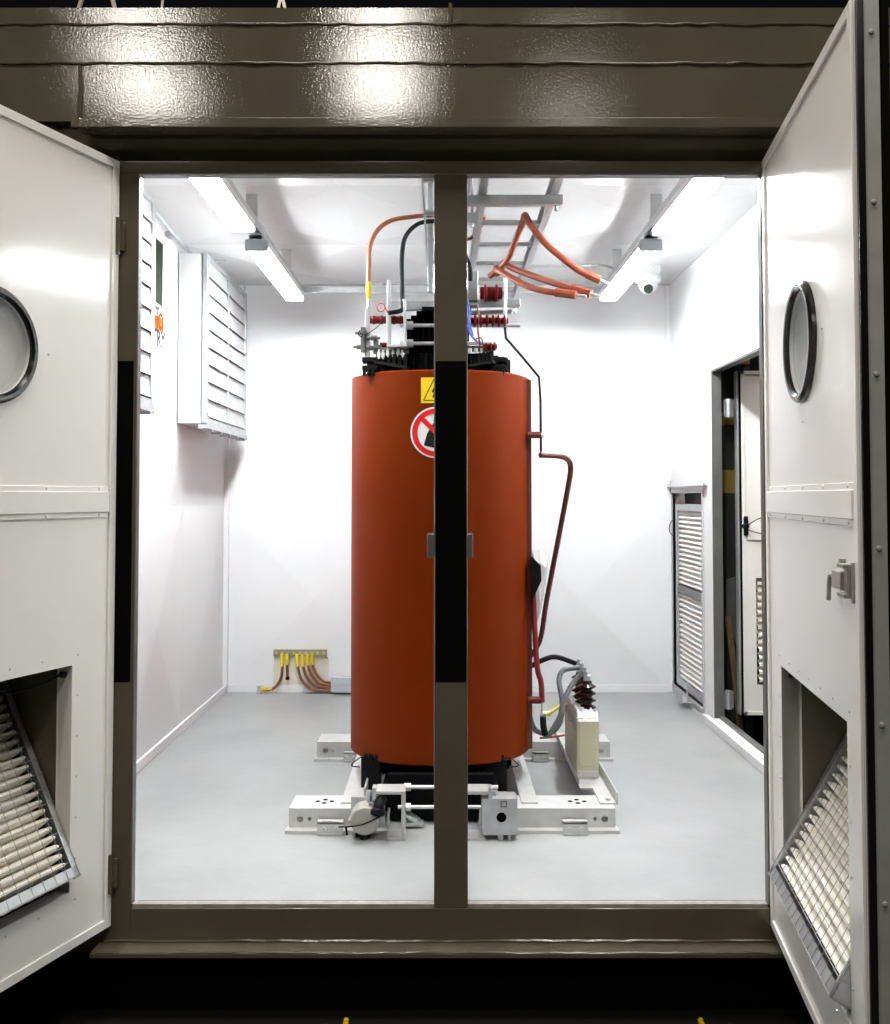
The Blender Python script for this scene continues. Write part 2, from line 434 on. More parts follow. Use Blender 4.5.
    m = MB(M); m.box(DW-.01, DW+.004, -TH-.022, -TH-.004, DZB, DZT); m.sheet([(0, DZB+.001), (DW-.002, DZB+.001), (DW-.002, DZT-.001), (0, DZT-.001)], [[(u0-.004, z0-.004), (u1+.004, z0-.004), (u1+.004, z1+.004), (u0-.004, z1+.004)]], (0, -TH, 0), XE, ZE, .004)
    m.build('outer_skin', BLACKPAINT, root)
HW = .62                              # filter length along its slope
def make_filter(M, label, group):
    u0, u1 = OPN[0]+.002, OPN[1]-.002
    b = Vector((0, .046, .178)); t = Vector((0, -.285, .790)); ax = (t-b).normalized(); nn = Vector((0, ax.z, -ax.y))   # nn: to the room side, up
    L = (t-b).length; dp = .062
    base = M @ Vector(((u0+u1)/2, b.y-.02, b.z-.03))
    root = thing('pleated_filter', base, label, 'air filter', group)
    def lp(u, a, c): return Vector((u, 0, 0))+b+ax*a+nn*c
    def lbox(m, u_0, u_1, a0, a1, c0, c1):
        v = [m._v(lp(u, a, c)) for u in (u_0, u_1) for a in (a0, a1) for c in (c0, c1)]
        for q in ((0,1,3,2),(4,6,7,5),(0,4,5,1),(2,3,7,6),(0,2,6,4),(1,5,7,3)): m._f([v[i] for i in q])
    m = MB(M); fw = .022
    lbox(m, u0, u0+.004, 0, L, -dp, 0); lbox(m, u1-.004, u1, 0, L, -dp, 0)
    lbox(m, u0, u1, 0, .004, -dp, 0); lbox(m, u0, u1, L-.004, L, -dp, 0)
    lbox(m, u0, u0+fw, 0, L, -.002, 0); lbox(m, u1-fw, u1, 0, L, -.002, 0)
    lbox(m, u0, u1, 0, fw+.012, -.002, 0); lbox(m, u0, u1, L-fw, L, -.002, 0)
    m.build('filter_frame', GALV, root)
    m = MB(M); N = 21; a0 = fw+.016; a1 = L-fw; st = (a1-a0)/N
    for e0, e1 in ((u0+.030, u1-.030),):
        pts = []
        for k in range(N):
            a = a0+k*st
            for f, c in ((0, -.055), (.22, -.018), (.36, -.010), (.56, -.010), (.70, -.018), (.92, -.055)): pts.append((a+f*st, c))
        A = [m._v(lp(e0 + (.010 if c < -.04 else 0), a, c)) for a, c in pts]; B = [m._v(lp(e1 - (.010 if c < -.04 else 0), a, c)) for a, c in pts]
        for i in range(len(pts)-1): m._f([A[i], A[i+1], B[i+1], B[i]])
        for k in range(N):
            m._f(A[k*6:k*6+6]); m._f(B[k*6:k*6+6][::-1])
    m.build('pleats', FILTER, root, smooth=False)
    m = MB(M); lbox(m, u0+.006, u1-.006, .006, L-.006, -dp, -dp+.003); m.build('backing_sheet', BLACKPL, root)
    m = MB(M); k = 0
    n1 = 16
    for i in range(n1+1):
        u = u0+.004+i*(u1-u0-.008)/n1; m.tube([lp(u, -.001, -.03), lp(u, -.001, .003), lp(u, L, .003)],   .0012, 5, sharp=True)
    n2 = 14
    for i in range(n2+1):
        a = .003+i*(L-.006)/n2; m.tube([lp(u0-.001, a, -.03), lp(u0-.001, a, .0045), lp(u1+.001, a, .0045), lp(u1+.001, a, -.03)],   .0012, 5, sharp=True)
    m.build('wire_mesh', WIRE, root)
    # end bracket on the free side
    m = MB(M)
    A = [lp(u1-.001, .0, -.001), lp(u1-.001, .24, -.001), Vector((u1-.001, .0, .30)), Vector((u1-.001, .0, .16))]
    return root
dl = thing('door_1', LM @ Vector((0, 0, DZB)), 'white door leaf opened at left, its porthole cut by the picture edge', 'door', kind='structure'); make_leaf(dl, LM)
dr = thing('door_2', RM @ Vector((0, 0, DZB)), 'white door leaf opened at right with a narrow porthole and latch', 'door', kind='structure'); make_leaf(dr, RM)
make_filter(LM, 'slanted pleated filter behind wire mesh in the left door leaf', 'door filters')
make_filter(RM, 'slanted pleated filter behind wire mesh in the right door leaf with the latch', 'door filters')
# hinges of the left leaf
for z0 in (2.24, .06):
    m = MB(); m.box(-1.165, -1.105, -.012, -.001, z0, z0+.10, .003); m.cyl((-1.128, -.016, z0-.015), (-1.128, -.016, z0+.115), .009, 12)
    m.build('hinge', OLIVE, dl)
# latch of the right leaf
m = MB(RM); hz = 1.19
m.box(1.058, 1.074, 0, .014, hz-.05, hz+.045, .002); m.box(1.0, 1.060, .004, .030, hz-.040, hz-.030, .002); m.box(1.0, 1.060, .004, .030, hz+.030, hz+.040, .002); m.box(1.030, 1.060, .004, .022, hz-.031, hz+.031, .002); m.box(1.0, 1.020, .012, .026, hz+.036, hz+.052, .003)
WZ = mat('worn_zinc', (.34, .33, .31), .4, .5, 20, .15)
la = m.build('latch', WZ, dr); la['label'] = 'zinc latch block near the free edge'
m = MB(RM); m.box(.950, 1.031, .008, .030, hz-.024, hz+.020, .003); m.tube([(.955, .020, hz), (.920, .022, hz+.004), (.908, .024, hz-.008), (.905, .026, hz-.060)], .006, 8)
m.build('latch_lever', WZ, la)
# hold-back cords inside the hoods
m = MB(LM); m.tube([(.20, -.03, .815), (.22, -.05, .80), (.27, -.10, .775), (.31, -.17, .76), (.34, -.21, .765)], .004, 6); m.lathe([(0, -.004), (.011, -.004), (.011, .010), (0, .010)], (.2, -.03, .812), YE, 10)
m.build('hood_cord', BLKCABLE, dl)
m = MB(RM); m.cyl((.200, -.045, .815), (.200, -.02, .815), .010, 10); m.tube([(.20, -.03, .815), (.24, -.05, .812), (.30, -.10, .80), (.40, -.16, .79)], .004, 6)
m.build('hood_cord', BLKCABLE, dr)

# ------------------------------------------------------------------ dry transformer
TX, TY = -.013, 1.24
tr = thing('dry_transformer', (TX, TY, 0), 'tall orange cast-resin transformer standing on two zinc cross rails', 'transformer')
def sup(a, b, n=2.15, k=72):
    out = []
    for i in range(k):
        t = 2*PI*i/k; c, s_ = math.cos(t), math.sin(t)
        out.append((a*math.copysign(abs(c)**(2/n), c), b*math.copysign(abs(s_)**(2/n), s_)))
    return out
def coil(cy):
    m = MB(); z0, z1 = .217, 1.947; k = 72
    rings = []
    for ins, z in ((.09, z0), (.006, z0), (0, z0+.006), (0, z1-.006), (.006, z1), (.09, z1)):
        rings.append([m._v((TX+x, cy+y, z)) for x, y in sup(.420-ins, .362-ins, 2.15, k)])
    for A, B in zip(rings, rings[1:]):
        for i in range(k): m._f([A[i], A[(i+1)%k], B[(i+1)%k], B[i]])
    m._f(rings[0][::-1]); m._f(rings[-1])
    w = m.build('winding', ORANGE, tr)
    m = MB(); m.box(TX+.372, TX+.424, cy-.12, cy+.17, z0+.012, z1-.014, .006)
    m.build('terminal_strip', RUST, w)
    return w
w0 = coil(TY); coil(TY+.80); coil(TY+1.60)
# inner low-voltage windings: black ribbed collars above and below
for cy in (TY, TY+.80, TY+1.60):
    for z0, z1 in ((1.947, 2.035), (.135, .217)):
        m = MB(); A = [m._v((TX+x, cy+y, z0)) for x, y in sup(.315, .265)]; B = [m._v((TX+x, cy+y, z1)) for x, y in sup(.315, .265)]
        for i in range(72): m._f([A[i], A[(i+1)%72], B[(i+1)%72], B[i]])
        m._f(A); m._f(B)
        for q in range(36):
            t = 2*PI*q/36; x, y = sup(1, 1, 2.15, 36)[q]
            m.beam((TX+x*.31, cy+y*.26, (z0+z1)/2), (TX+x*.335, cy+y*.285, (z0+z1)/2), .010, z1-z0-.004)
        m.build('inner_winding', CORE, tr)
# core: limbs hidden in the windings, yokes along the row
m = MB(); yb = TY+1.60+.22
cw = (-.165, .118)
for x0, x1, zt in ((cw[0], cw[1], 2.19), (cw[0]+.02, cw[1]-.02, 2.205), (cw[0]+.045, cw[1]-.045, 2.225), (cw[0]+.07, cw[1]-.07, 2.245)):
    m.box(x0, x1, .985, yb, 2.035, zt)
for k in range(9): m.box(-.15+k*.028, -.14+k*.028, .980, .986, 2.04, 2.185)
m.build('upper_yoke', CORE, tr)
m = MB(); m.box(-.26, .24, .86, yb, .035, .14); m.box(-.235, .215, .82, .86, .012, .20)
m.build('lower_yoke', CORE, tr)
# black end blocks with fingers
def block(px0, px1, py0, py1, Y, fingers, parent, name='support_block', down=True):
    a, b = P(px0, py0, Y), P(px1, py1, Y); x0, x1, z1, z0 = a.x, b.x, a.z, b.z; w = x1-x0; h = z1-z0
    m = MB()
    m.box(x0, x1, Y, Y+.07, z0, z0+h*.36, .003); m.box(x0, x1, Y, Y+.07, z0+h*.62, z1, .003)
    m.box(x0+w*.3, x1-w*.3, Y+.01, Y+.07, z0+h*.3, z0+h*.7)
    for k in range(fingers):
        fx = x0+w*(.04+k*.92/(fingers)); m.box(fx, fx+w*.18, Y-.004, Y+.03, z0-h*.42, z0+.004, .002)
    return m.build(name, BLACKPL, parent)
block(362, 377, 357, 370, .965, 3, tr); block(492, 507, 357, 370, .965, 3, tr)
for px0, px1, a, b in ((375, 408, 362, 368), (470, 494, 366, 362)):
    m = MB(); p, q = P(px0, a, .98), P(px1, b, .93)
    m.beam(p, q, .03, .012)
    for k in range(6):
        t = (k+.5)/6; c = p.lerp(q, t); m.box(c.x-.008, c.x+.008, c.y, c.y+.09, c.z-.01, c.z+.052, .002)
    m.build('spacer_comb', BLACKPL, tr)
for px0, px1 in ((361, 380), (484, 507)):
    Y = .965; a, b = P(px0, 757, Y), P(px1, 797, Y)
    m = MB(); m.box(a.x, b.x, Y, Y+.08, b.z, a.z, .004)
    for k in range(3):
        fx = a.x+(b.x-a.x)*(.12+.3*k); m.box(fx, fx+.016, Y-.012, Y+.02, a.z-.02, a.z+.012, .002)
    m.box(a.x-.012, a.x+.02, Y-.01, Y+.07, b.z-.012, b.z+.012, .002)
    m.build('lower_block', BLACKPL, tr)
# clamp frame round the top yoke: pale channels, rods and plates
def vbar(px0, px1, py0, py1, Y, d, mt, name, bev=.003):
    a, b = P(px0, py0, Y), P(px1, py1, Y); m = MB(); m.box(a.x, b.x, Y, Y+d, b.z, a.z, bev); return m.build(name, mt, tr)
vbar(365, 370, 308, 358, .97, .02, ALU, 'riser_bar'); vbar(387, 391, 280, 350, .94, .02, ALU, 'riser_bar')
m = MB(); Y = .95; a, b, c = P(389, 346, Y), P(406, 346, Y), P(405, 300, Y)
m.beam(P(387, 346.5, Y), P(407, 346.5, Y), .05, .012, bev=.003); m.beam(P(405.5, 347, Y), P(404.5, 300, Y), .012, .05, (0,1,0), bev=.003)
m.build('clamp_channel', ALU, tr)
m = MB(); m.beam(P(391, 305, 1.12), P(434, 305, 1.12), .03, .030); m.beam(P(392, 310, 1.08), P(428, 308, 1.08), .03, .014); m.build('top_beam', GALV, tr)
for y0 in (325.5, 343.5):
    m = MB(); m.cyl(P(400, y0, .955), P(520, y0, .955) if y0 < 330 else P(492, y0, .955), .0085, 10); p = P(410, y0, .955); m.cyl(p-XE*.014, p+XE*.014, .019, 6)
    m.build('tie_rod', ALU, tr)
for y0, xa in ((787, 403), (807, 398)):
    m = MB(); m.cyl(P(xa, y0, .79), P(498, y0, .79), .008, 10)
    p = P(408, y0, .79); m.cyl(p-XE*.016, p+XE*.012, .018, 6)
    m.build('tie_rod', ALU, tr)
# left side hardware
m = MB()
for px, py in ((362, 333), (360, 347), (374, 338), (372, 348)):
    p = P(px, py, .965); m.cyl(p+XE*-.014, p+XE*.014, .011, 6); m.cyl(p+XE*-.03, p+XE*.028, .006, 8)
for px, py in ((376, 345), (379, 350)): m.cyl(P(px, py-5, .98), P(px, py+9, .98), .012, 8)
m.box(P(360.5, 340, .95).x, P(364.5, 340, .95).x, .955, .975, P(360, 352, .955).z, P(360, 327, .955).z)
m.build('bolt_cluster', STEELGREY, tr)
for px in (379, 383, 388, 393, 398, 402):
    p = P(px, 352+random.uniform(-1, 3), .96); m = MB(); m.cyl(p-ZE*.012, p+ZE*.010, .009, 6); m.cyl(p-ZE*.02, p+ZE*.022, .005, 6); m.build('clamp_nut', ALU, tr)
for px in (470, 476, 482): p = P(px, 350, .96); m = MB(); m.cyl(p-ZE*.015, p+ZE*.008, .009, 6); m.build('clamp_nut', ALU, tr)
m = MB(); m.beam(P(377, 350, .99), P(409, 352, .99), .05, .022, bev=.004); m.build('dark_crossbar', STEELGREY, tr)
m = MB(); m.beam(P(468, 349, .99), P(494, 349, .99), .05, .022, bev=.004); m.build('dark_crossbar', STEELGREY, tr)
def ins(p0, p1, r, sheds, rs, mt=REDINS, name='post_insulator'):
    p0, p1 = Vector(p0), Vector(p1); L = (p1-p0).length; prof = [(0, 0), (r, 0)]
    for k in range(sheds):
        a = L*(k+.5)/sheds; w = min(.004, L/sheds*.2)
        prof += [(r, a-w*2), (rs, a-w), (rs, a+w*.4), (r, a+w*2)]
    prof += [(r, L), (0, L)]
    m = MB(); m.lathe(prof, p0, p1-p0, 18); return m.build(name, mt, tr)
ins(P(370, 320, .98), P(386, 320, .98), .017, 2, .020); ins(P(391, 320, .965), P(404, 320, .965), .017, 2, .020); ins(P(380, 345, .99), P(388, 345, .99), .011, 1, .012)
ins(P(466, 321, .96), P(508, 321, .96), .016, 7, .030); ins(P(480, 293, .98), P(502, 293, .98), .028, 2, .040); ins(P(484, 346.5, .96), P(497, 346.5, .96), .011, 3, .020)
m = MB(); m.cyl(P(501, 293, .98), P(506, 293, .98), .016, 12); m.build('insulator_cap', ALU, tr)
m = MB(); a, b = P(465, 271, 1.0), P(478, 308, 1.0); m.box(a.x, b.x, 1.0, 1.012, b.z, a.z, .003); m.box(a.x, b.x, .93, 1.0, b.z, b.z+.01, .002); m.build('end_plate', GALV, tr)
m = MB(); m.beam(P(462, 304, 1.02), P(520, 303, 1.02), .04, .032, bev=.003); m.beam(P(470, 313, 1.06), P(511, 312, 1.06), .03, .016); p = P(515, 309, 1.02); m.cyl(p, p-ZE*.02, .008, 8); m.build('strut', GALV, tr)
m = MB(); m.cyl(P(505.5, 278, .955), P(505, 327, .955), .008, 10); m.build('riser_rod', ALU, tr)
# thin red loop and wires belonging to the top clamp
m = MB(); m.tube([P(381+4*math.cos(t*.7), 307.5+4.2*math.sin(t*.7), .93) for t in range(10)]+[P(388, 313, .93)], .0028, 6); m.build('red_wire_loop', mat('red_wire', (.5, .02, .03), .4), tr)
m = MB(); m.tube([P(384, 320, .945), P(376, 328, .94), P(366, 334, .94), P(360, 333, .945)], .002, 6); m.tube([P(360, 330, .945), P(358, 334, .945), P(362, 337, .945), P(363, 333, .945)], .0022, 6); m.build('sensor_wire', BLKCABLE, tr)
m = MB(); m.tube([P(468, 301, .93), P(469, 318, .93), P(470, 333, .93), P(478, 343, .95)], .005, 6); m.tube([P(471, 304, .94), P(470, 322, .94), P(473, 336, .94)], .004, 6); m.build('blue_wire', BLUE, tr)
m = MB(); m.tube([P(477, 306, .94), P(479, 315, .94), P(478, 330, .94), P(480, 346, .95)], .004, 6); m.tube([P(474, 340, .94), P(481, 338, .94), P(484, 349, .95)], .003, 6); m.build('copper_wire', COPPER, tr)

# high-voltage connection down the right side
m = MB(); m.tube([P(505, 327, .955), P(506, 338, .96), P(520, 354, 1.02), P(539, 377, 1.10), P(540.5, 400, 1.10), P(541, 452, 1.10)], .006, 8, 1); m.build('terminal_lead', BLKCABLE, tr)
ins(P(528, 435, 1.10), P(541, 435, 1.10), .016, 0, 0, RUST, 'lead_standoff').scale = (1, 1, 1)
m = MB(); p = P(541, 435, 1.10); m.cyl(p-XE*.01, p+XE*.012, .012, 8); m.build('lead_clamp', ALU, tr)
m = MB(); m.tube([P(540, 455, 1.10), P(558, 456, 1.15), P(567, 459, 1.22), P(570.5, 466, 1.27), P(569, 482, 1.30), P(560, 530, 1.42), P(552, 572, 1.55), P(546, 604, 1.65), P(540, 640, 1.72), P(528, 660, 1.75)], .0135, 10); m.build('connection_tube', RUST, tr)
m = MB(); m.tube([P(532, 572, 1.12), P(534, 610, 1.12), P(537, 665, 1.12), P(541, 682, 1.12), P(542, 702, 1.12)], .013, 10); m.build('connection_tube', mat('dark_red_tube', (.22, .02, .018), .4), tr)
ins(P(528, 700, 1.12), P(541, 700, 1.12), .017, 0, 0, REDINS, 'lead_standoff')
m = MB(); a = P(541.5, 694, 1.12); b = P(542, 718, 1.12); m.beam(a, b, .016, .006, (1,0,0)); p = P(544, 714, 1.12); m.cyl(p-XE*.02, p+XE*.03, .011, 8); m.build('lower_terminal', ALU, tr)
m = MB(); a, b, c, d = P(531, 556, 1.1), P(539, 566, 1.12), P(540, 580, 1.12), P(531, 600, 1.1)
m.prism([(0, 0), (.040, -.04), (.043, -.11), (.0, -.20)], P(531, 556, 1.12), XE, ZE, .05); m.build('tap_bracket', BLACKPL, tr)

# rails and feet
def rail(Yf, x0, x1, dy, zt, name, holes='lr'):
    m = MB(); yb = Yf+dy
    m.box(x0, x1, Yf, yb, zt-.008, zt, .003)
    hl = []
    if 'l' in holes: hl += [circ(x0+.045, zt*.52, .014, 16), circ(x0+.085, zt*.52, .008, 12)]
    if 'r' in holes: hl += [circ(x1-.045, zt*.52, .014, 16), circ(x1-.085, zt*.52, .008, 12)]
    m.sheet([(x0, .012), (x1, .012), (x1, zt-.004), (x0, zt-.004)], hl, (0, Yf+.007, 0), XE, ZE, .007)
    m.box(x0, x1, yb-.007, yb, .012, zt-.006)
    m.box(x0-.012, x1+.012, Yf-.035, Yf+.004, 0, .014, .003); m.box(x0-.012, x1+.012, yb-.004, yb+.03, 0, .014, .003)
    m.box(x0-.012, x1+.012, Yf-.035, yb+.03, 0, .003)
    r = m.build(name, RAILST, tr)
    return r
zr = .118
Yr = .715
top_front = P(450, 808, Yr).z
rail_f = rail(Yr, P(289, 815, Yr).x, P(384, 815, Yr).x, .17, top_front, 'cross_rail', 'l')
rail_r = rail(Yr, P(484, 815, Yr).x, P(615.5, 815, Yr).x, .17, top_front, 'cross_rail', 'r')
Yq = 1.78
rail_b = rail(Yq, P(317, 745, Yq).x, P(610, 745, Yq).x, .17, top_front, 'cross_rail')
for cx, rl in ((P(325, 799, Yr+.09), rail_f), (P(577, 799, Yr+.09), rail_r)):
    for dx, dy in ((-.03, 0), (.03, 0), (0, .022), (0, -.022)):
        m = MB(); m.lathe([(0, 0), (.010, 0), (.010, .0012), (0, .0012)], (cx.x+dx, Yr+.085+dy, top_front), ZE, 12); m.build('bolt_hole', CORE, rl)
def clip(px0, px1, Y, zt, parent):
    x0, x1 = P(px0, 826, Y).x, P(px1, 826, Y).x
    m = MB(); m.box(x0, x1, Y, Y+.012, .002, zt, .002); m.box(x0, x1, Y-.004, Y+.05, .001, .010, .002); m.box(x0, x1, Y, Y+.035, zt-.010, zt, .002)
    for k in (.26, .74):
        p = Vector((x0+(x1-x0)*k, Y, zt*.52)); m.cyl(p, p-YE*.010, .009, 6)
    return m.build('rail_clip', RAILST, parent)
clip(317, 343, Yr-.055, .055, rail_f); clip(563, 588, Yr-.055, .055, rail_r)
xx = P(345, 747, Yq-.055).x
clip(371-28, 385-28, Yq-.05, .05, rail_b); clip(533, 549, Yq-.05, .05, rail_b)
# long side channel joining the rails at left
m = MB(); z = top_front
m.box(-.43, -.33, Yr+.05, Yq+.12, z, z+.008, .002); m.box(-.338, -.33, Yr+.10, Yq+.12, z, z+.05, .002)
m.build('side_channel', RAILST, tr); m = MB(); m.box(.33, .40, Yr+.05, Yq+.12, z, z+.008, .002)
m.build('side_channel', RAILST, tr)
# capacitor tray at right
m = MB(); fx = P(617.5, 796, Yr+.06).x
m.box(fx-.075, fx, Yr+.045, Yr+.2505, z, z+.006); m.box(fx-.13, fx, Yr+.25, Yq+.16, z, z+.006); m.box(fx-.006, fx, Yr+.045, Yq+.16, z, z+.050, .002); m.box(fx-.13, fx-.124, Yr+.30, Yq+.16, z, z+.03, .002)
p = Vector((fx-.035, Yr+.085, z+.006)); m.cyl(p, p+ZE*.010, .012, 6)
m.build('capacitor_tray', RAILST, tr)
# U brackets at the foot
def ubr(pts, Y, w=.10):
    m = MB()
    q = [P(px, py, Y) for px, py in pts]
    for a, b in zip(q, q[1:]):
        d = (b-a).normalized(); m.beam(a-d*.006+YE*w/2, b+d*.006+YE*w/2, w, .014, (0, 0, 1) if abs(d.x) > .5 else (1, 0, 0), bev=.003)
    return m.build('foot_bracket', ALU, tr)
Yb = .60
ubr([(377, 793), (403, 793), (403, 840), (388, 840)], Yb); ubr([(484, 840), (466, 840)], Yb); ubr([(466, 793), (489, 793)], Yb)
for px in (374, 490.5): a, b = P(px, 788, Yb), P(px, 800, Yb); m = MB(); m.box(a.x-.008, a.x+.008, Yb-.004, Yb+.05, b.z, a.z, .002); m.build('foot_tab', GALV, tr)
for px in (369, 495): p = P(px, 796, Yb+.05); m = MB(); m.cyl(p-ZE*.02, p+ZE*.022, .012, 6); m.build('foot_bolt', GALV, tr)
for px in (389, 481): a, b = P(px, 808, Yb+.06), P(px-1, 824, Yb+.06); m = MB(); m.cyl(a, b, .006, 8); m.cyl(b, b+ZE*.014, .009, 6); m.build('foot_bolt', GALV, tr)
m = MB(); m.beam(P(404, 823, .76), P(423, 823, .76), .05, .012); m.beam(P(404, 812, .79), P(418, 821, .77), .06, .006); m.build('foot_gusset', GALV, tr)
# fan motor at left foot
Ym = .60
a, b = P(351, 797, Ym+.07), P(385, 827, Ym+.07); m = MB(); m.box(a.x, b.x, Ym+.07, Ym+.085, b.z, a.z, .002)
for px, py in ((354, 800), (382, 824)): p = P(px, py, Ym+.07); m.cyl(p, p-YE*.006, .007, 6)
fm = m.build('motor_plate', GALV, tr)
c = P(364.5, 821, Ym); m = MB(); m.lathe([(0, -.004), (.052, -.004), (.058, .002), (.060, .014), (.060, .070), (0, .070)], c, YE, 28)
for k in range(3): t = 1.2+k*2.1; m.box(c.x+.061*math.cos(t)-.006, c.x+.061*math.cos(t)+.006, Ym+.02, Ym+.07, c.z+.061*math.sin(t)-.006, c.z+.061*math.sin(t)+.006)
mt_ = m.build('motor_can', mat('dull_cast_metal', (.42, .40, .37), .45, .4), fm)
m = MB(); m.tube([P(382, 799, Ym+.05), P(380, 803, Ym), P(378, 812, Ym-.02)], .022, 12); m.lathe([(.024, 0), (.03, .006), (.03, .02), (.024, .026)], P(378.3, 809, Ym-.018), P(378, 812, Ym-.02)-P(379, 805, Ym-.01), 14); m.build('cable_gland', BLACKPL, fm)
m = MB(); m.tube([P(339, 827, Ym+.02), P(350, 826.5, Ym-.015), P(364, 824, Ym-.012), P(377, 818, Ym-.015), P(384, 814, Ym+.03)], .0035, 6); m.tube([P(346, 827, Ym+.02), P(347, 835, Ym+.02)], .005, 6); m.build('motor_cable', BLKCABLE, fm)
m = MB(); q = P(363, 836, Ym+.04); m.box(q.x-.03, q.x+.03, Ym+.03, Ym+.07, .001, q.z+.02, .003); m.cyl((q.x+.004, Ym+.02, q.z-.006), (q.x+.004, Ym+.02, q.z+.035), .013, 10); m.build('motor_foot', BLACKPL, fm)
# control box at right foot
a, b = P(482, 799, Ym), P(517.5, 835, Ym); m = MB()
m.sheet([(a.x, b.z), (b.x, b.z), (b.x, a.z), (a.x, a.z)], [circ(P(501.5, 817.5, Ym).x, P(501.5, 817.5, Ym).z, .0205, 24)], (0, Ym, 0), XE, ZE, -.004)
m.box(a.x, a.x+.004, Ym+.004, Ym+.10, b.z, a.z); m.box(b.x-.004, b.x, Ym+.004, Ym+.10, b.z, a.z); m.box(a.x, b.x, Ym+.004, Ym+.10, a.z-.004, a.z); m.box(a.x, b.x, Ym+.096, Ym+.10, b.z, a.z); m.box(a.x, b.x, Ym+.004, Ym+.10, b.z, b.z+.004)
cb = m.build('junction_box', GALV, tr)
m = MB(); c1, c2 = P(500.5, 801, Ym), P(507, 807, Ym)
for q in ((c1.x, c2.x, c1.z-.004, c1.z), (c1.x, c2.x, c2.z, c2.z+.004), (c1.x, c1.x+.004, c2.z, c1.z), (c2.x-.004, c2.x, c2.z, c1.z)): m.box(q[0], q[1], Ym-.003, Ym, q[2], q[3])
m.build('box_latch', STEELGREY, cb)
m = MB(); q = P(501, 838, Ym+.02); m.box(q.x-.012, q.x+.008, Ym+.01, Ym+.04, .001, b.z+.006); q = P(508, 840, Ym+.02); m.box(q.x, q.x+.010, Ym+.005, Ym+.06, .001, b.z+.004); m.box(q.x+.03, q.x+.038, Ym+.005, Ym+.06, .03, b.z+.004); m.build('box_foot', ALU, cb)
m = MB(); m.box(P(502, 817, Ym).x-.03, P(502, 817, Ym).x+.03, Ym+.05, Ym+.052, b.z+.02, a.z-.02); m.build('box_liner', CORE, cb)
# dust wires hanging at the coil foot
for s_, px in ((1, 361), (-1, 509)):
    m = MB(); m.tube([P(px, 757, .97), P(px-7*s_, 762, .95), P(px-9*s_, 766, .95), P(px-1*s_, 767, .96)], .003, 6); m.build('tie_wire', BLKCABLE, tr)

# signs on the coil front (they follow its curve)
def coil_y(x):
    u = min(1, abs(x-TX)/.420); return TY-.362*(1-u**2.15)**(1/2.15)
def curved(m, pts, z_off=0, lift=.002):
    m.poly([(x, coil_y(x)-lift, z) for x, z in pts])
def sign_grid(m, inside, x0, x1, z0, z1, lift):      # small strips so the sticker bends with the coil
    n = 10
    for i in range(n):
        a = x0+(x1-x0)*i/n; b = x0+(x1-x0)*(i+1)/n
        m.poly([(a, coil_y(a)-lift, z0), (b, coil_y(b)-lift, z0), (b, coil_y(b)-lift, z1), (a, coil_y(a)-lift, z1)])
def tri_strip(m, A, B, lift):     # strip between two matching outlines
    for i in range(len(A)-1):
        m.poly([(p[0], coil_y(p[0])-lift, p[1]) for p in (A[i], A[i+1], B[i+1], B[i])])
Ys = coil_y(-.02)
a, b = P(421, 377.5, Ys), P(421, 403, Ys); sx = a.x; sw = a.z-b.z
sgn = MB(); sign_grid(sgn, None, sx, sx+sw, b.z, a.z, .002); ws = sgn.build('warning_sign', SIGNY, w0)
ws['label'] = 'yellow square sticker with a black-edged triangle'
m = MB(); cx = sx+sw/2; z0 = b.z+sw*.10; z1 = b.z+sw*.92
def seg(m, p, q, w, lift, n=6):
    p, q = Vector(p), Vector(q); d = (q-p).normalized(); s_ = Vector((-d.y, d.x))*w/2
    for i in range(n):
        u, v = p.lerp(q, i/n), p.lerp(q, (i+1)/n)
        m.poly([(k.x, coil_y(k.x)-lift, k.y) for k in (u+s_, u-s_, v-s_, v+s_)])
T = [(cx-sw*.40, z0), (cx+sw*.40, z0), (cx, z1)]
for i in range(3): seg(m, T[i], T[(i+1)%3], sw*.035, .003)
seg(m, (cx+.006, z0+sw*.52), (cx-.006, z0+sw*.33), .008, .003, 2); seg(m, (cx-.006, z0+sw*.33), (cx+.008, z0+sw*.33), .006, .003, 2); seg(m, (cx+.008, z0+sw*.33), (cx-.004, z0+sw*.12), .008, .003, 2)
m.build('warning_triangle', SIGNK, ws)
c = P(436, 432.5, Ys); R = P(436, 407, Ys).z-c.z
def disc(m, r0, r1, lift, n=48):
    A = [(c.x+r0*math.cos(2*PI*i/n), c.z+r0*math.sin(2*PI*i/n)) for i in range(n+1)]
    B = [(c.x+r1*math.cos(2*PI*i/n), c.z+r1*math.sin(2*PI*i/n)) for i in range(n+1)]
    tri_strip(m, A, B, lift)
m = MB()
for k in range(8): disc(m, R*(1-k/8)+.0005, R*(1-(k+1)/8)+.0005, .002)
psn = m.build('prohibition_sign', SIGNW, w0); psn['label'] = 'round white sticker with red ring, bar and dark figure'
m = MB()
for pl in ([(-.35, -.05), (-.10, .38), (.10, .38), (.30, .05), (.34, -.30), (.12, -.38), (-.02, -.62), (-.48, -.50)], [(-.10, .42), (.10, .42), (.12, .62), (-.08, .64)]):
    x0_, x1_ = min(p[0] for p in pl), max(p[0] for p in pl); nc = 40
    def cuts(x):
        zz = []
        for a, b in zip(pl, pl[1:]+pl[:1]):
            if (a[0] <= x) != (b[0] <= x): zz.append(a[1]+(b[1]-a[1])*(x-a[0])/(b[0]-a[0]))
        return sorted(zz)
    for k in range(nc):
        u, v = x0_+(x1_-x0_)*k/nc, x0_+(x1_-x0_)*(k+1)/nc
        A, B = cuts(u+1e-5), cuts(v-1e-5)
        if len(A) == len(B):
            for q in range(0, len(A)-1, 2):
                m.poly([(c.x+x*R, coil_y(c.x+x*R)-.0032, c.z+zz*R) for x, zz in ((u, A[q]), (v, B[q]), (v, B[q+1]), (u, A[q+1]))])
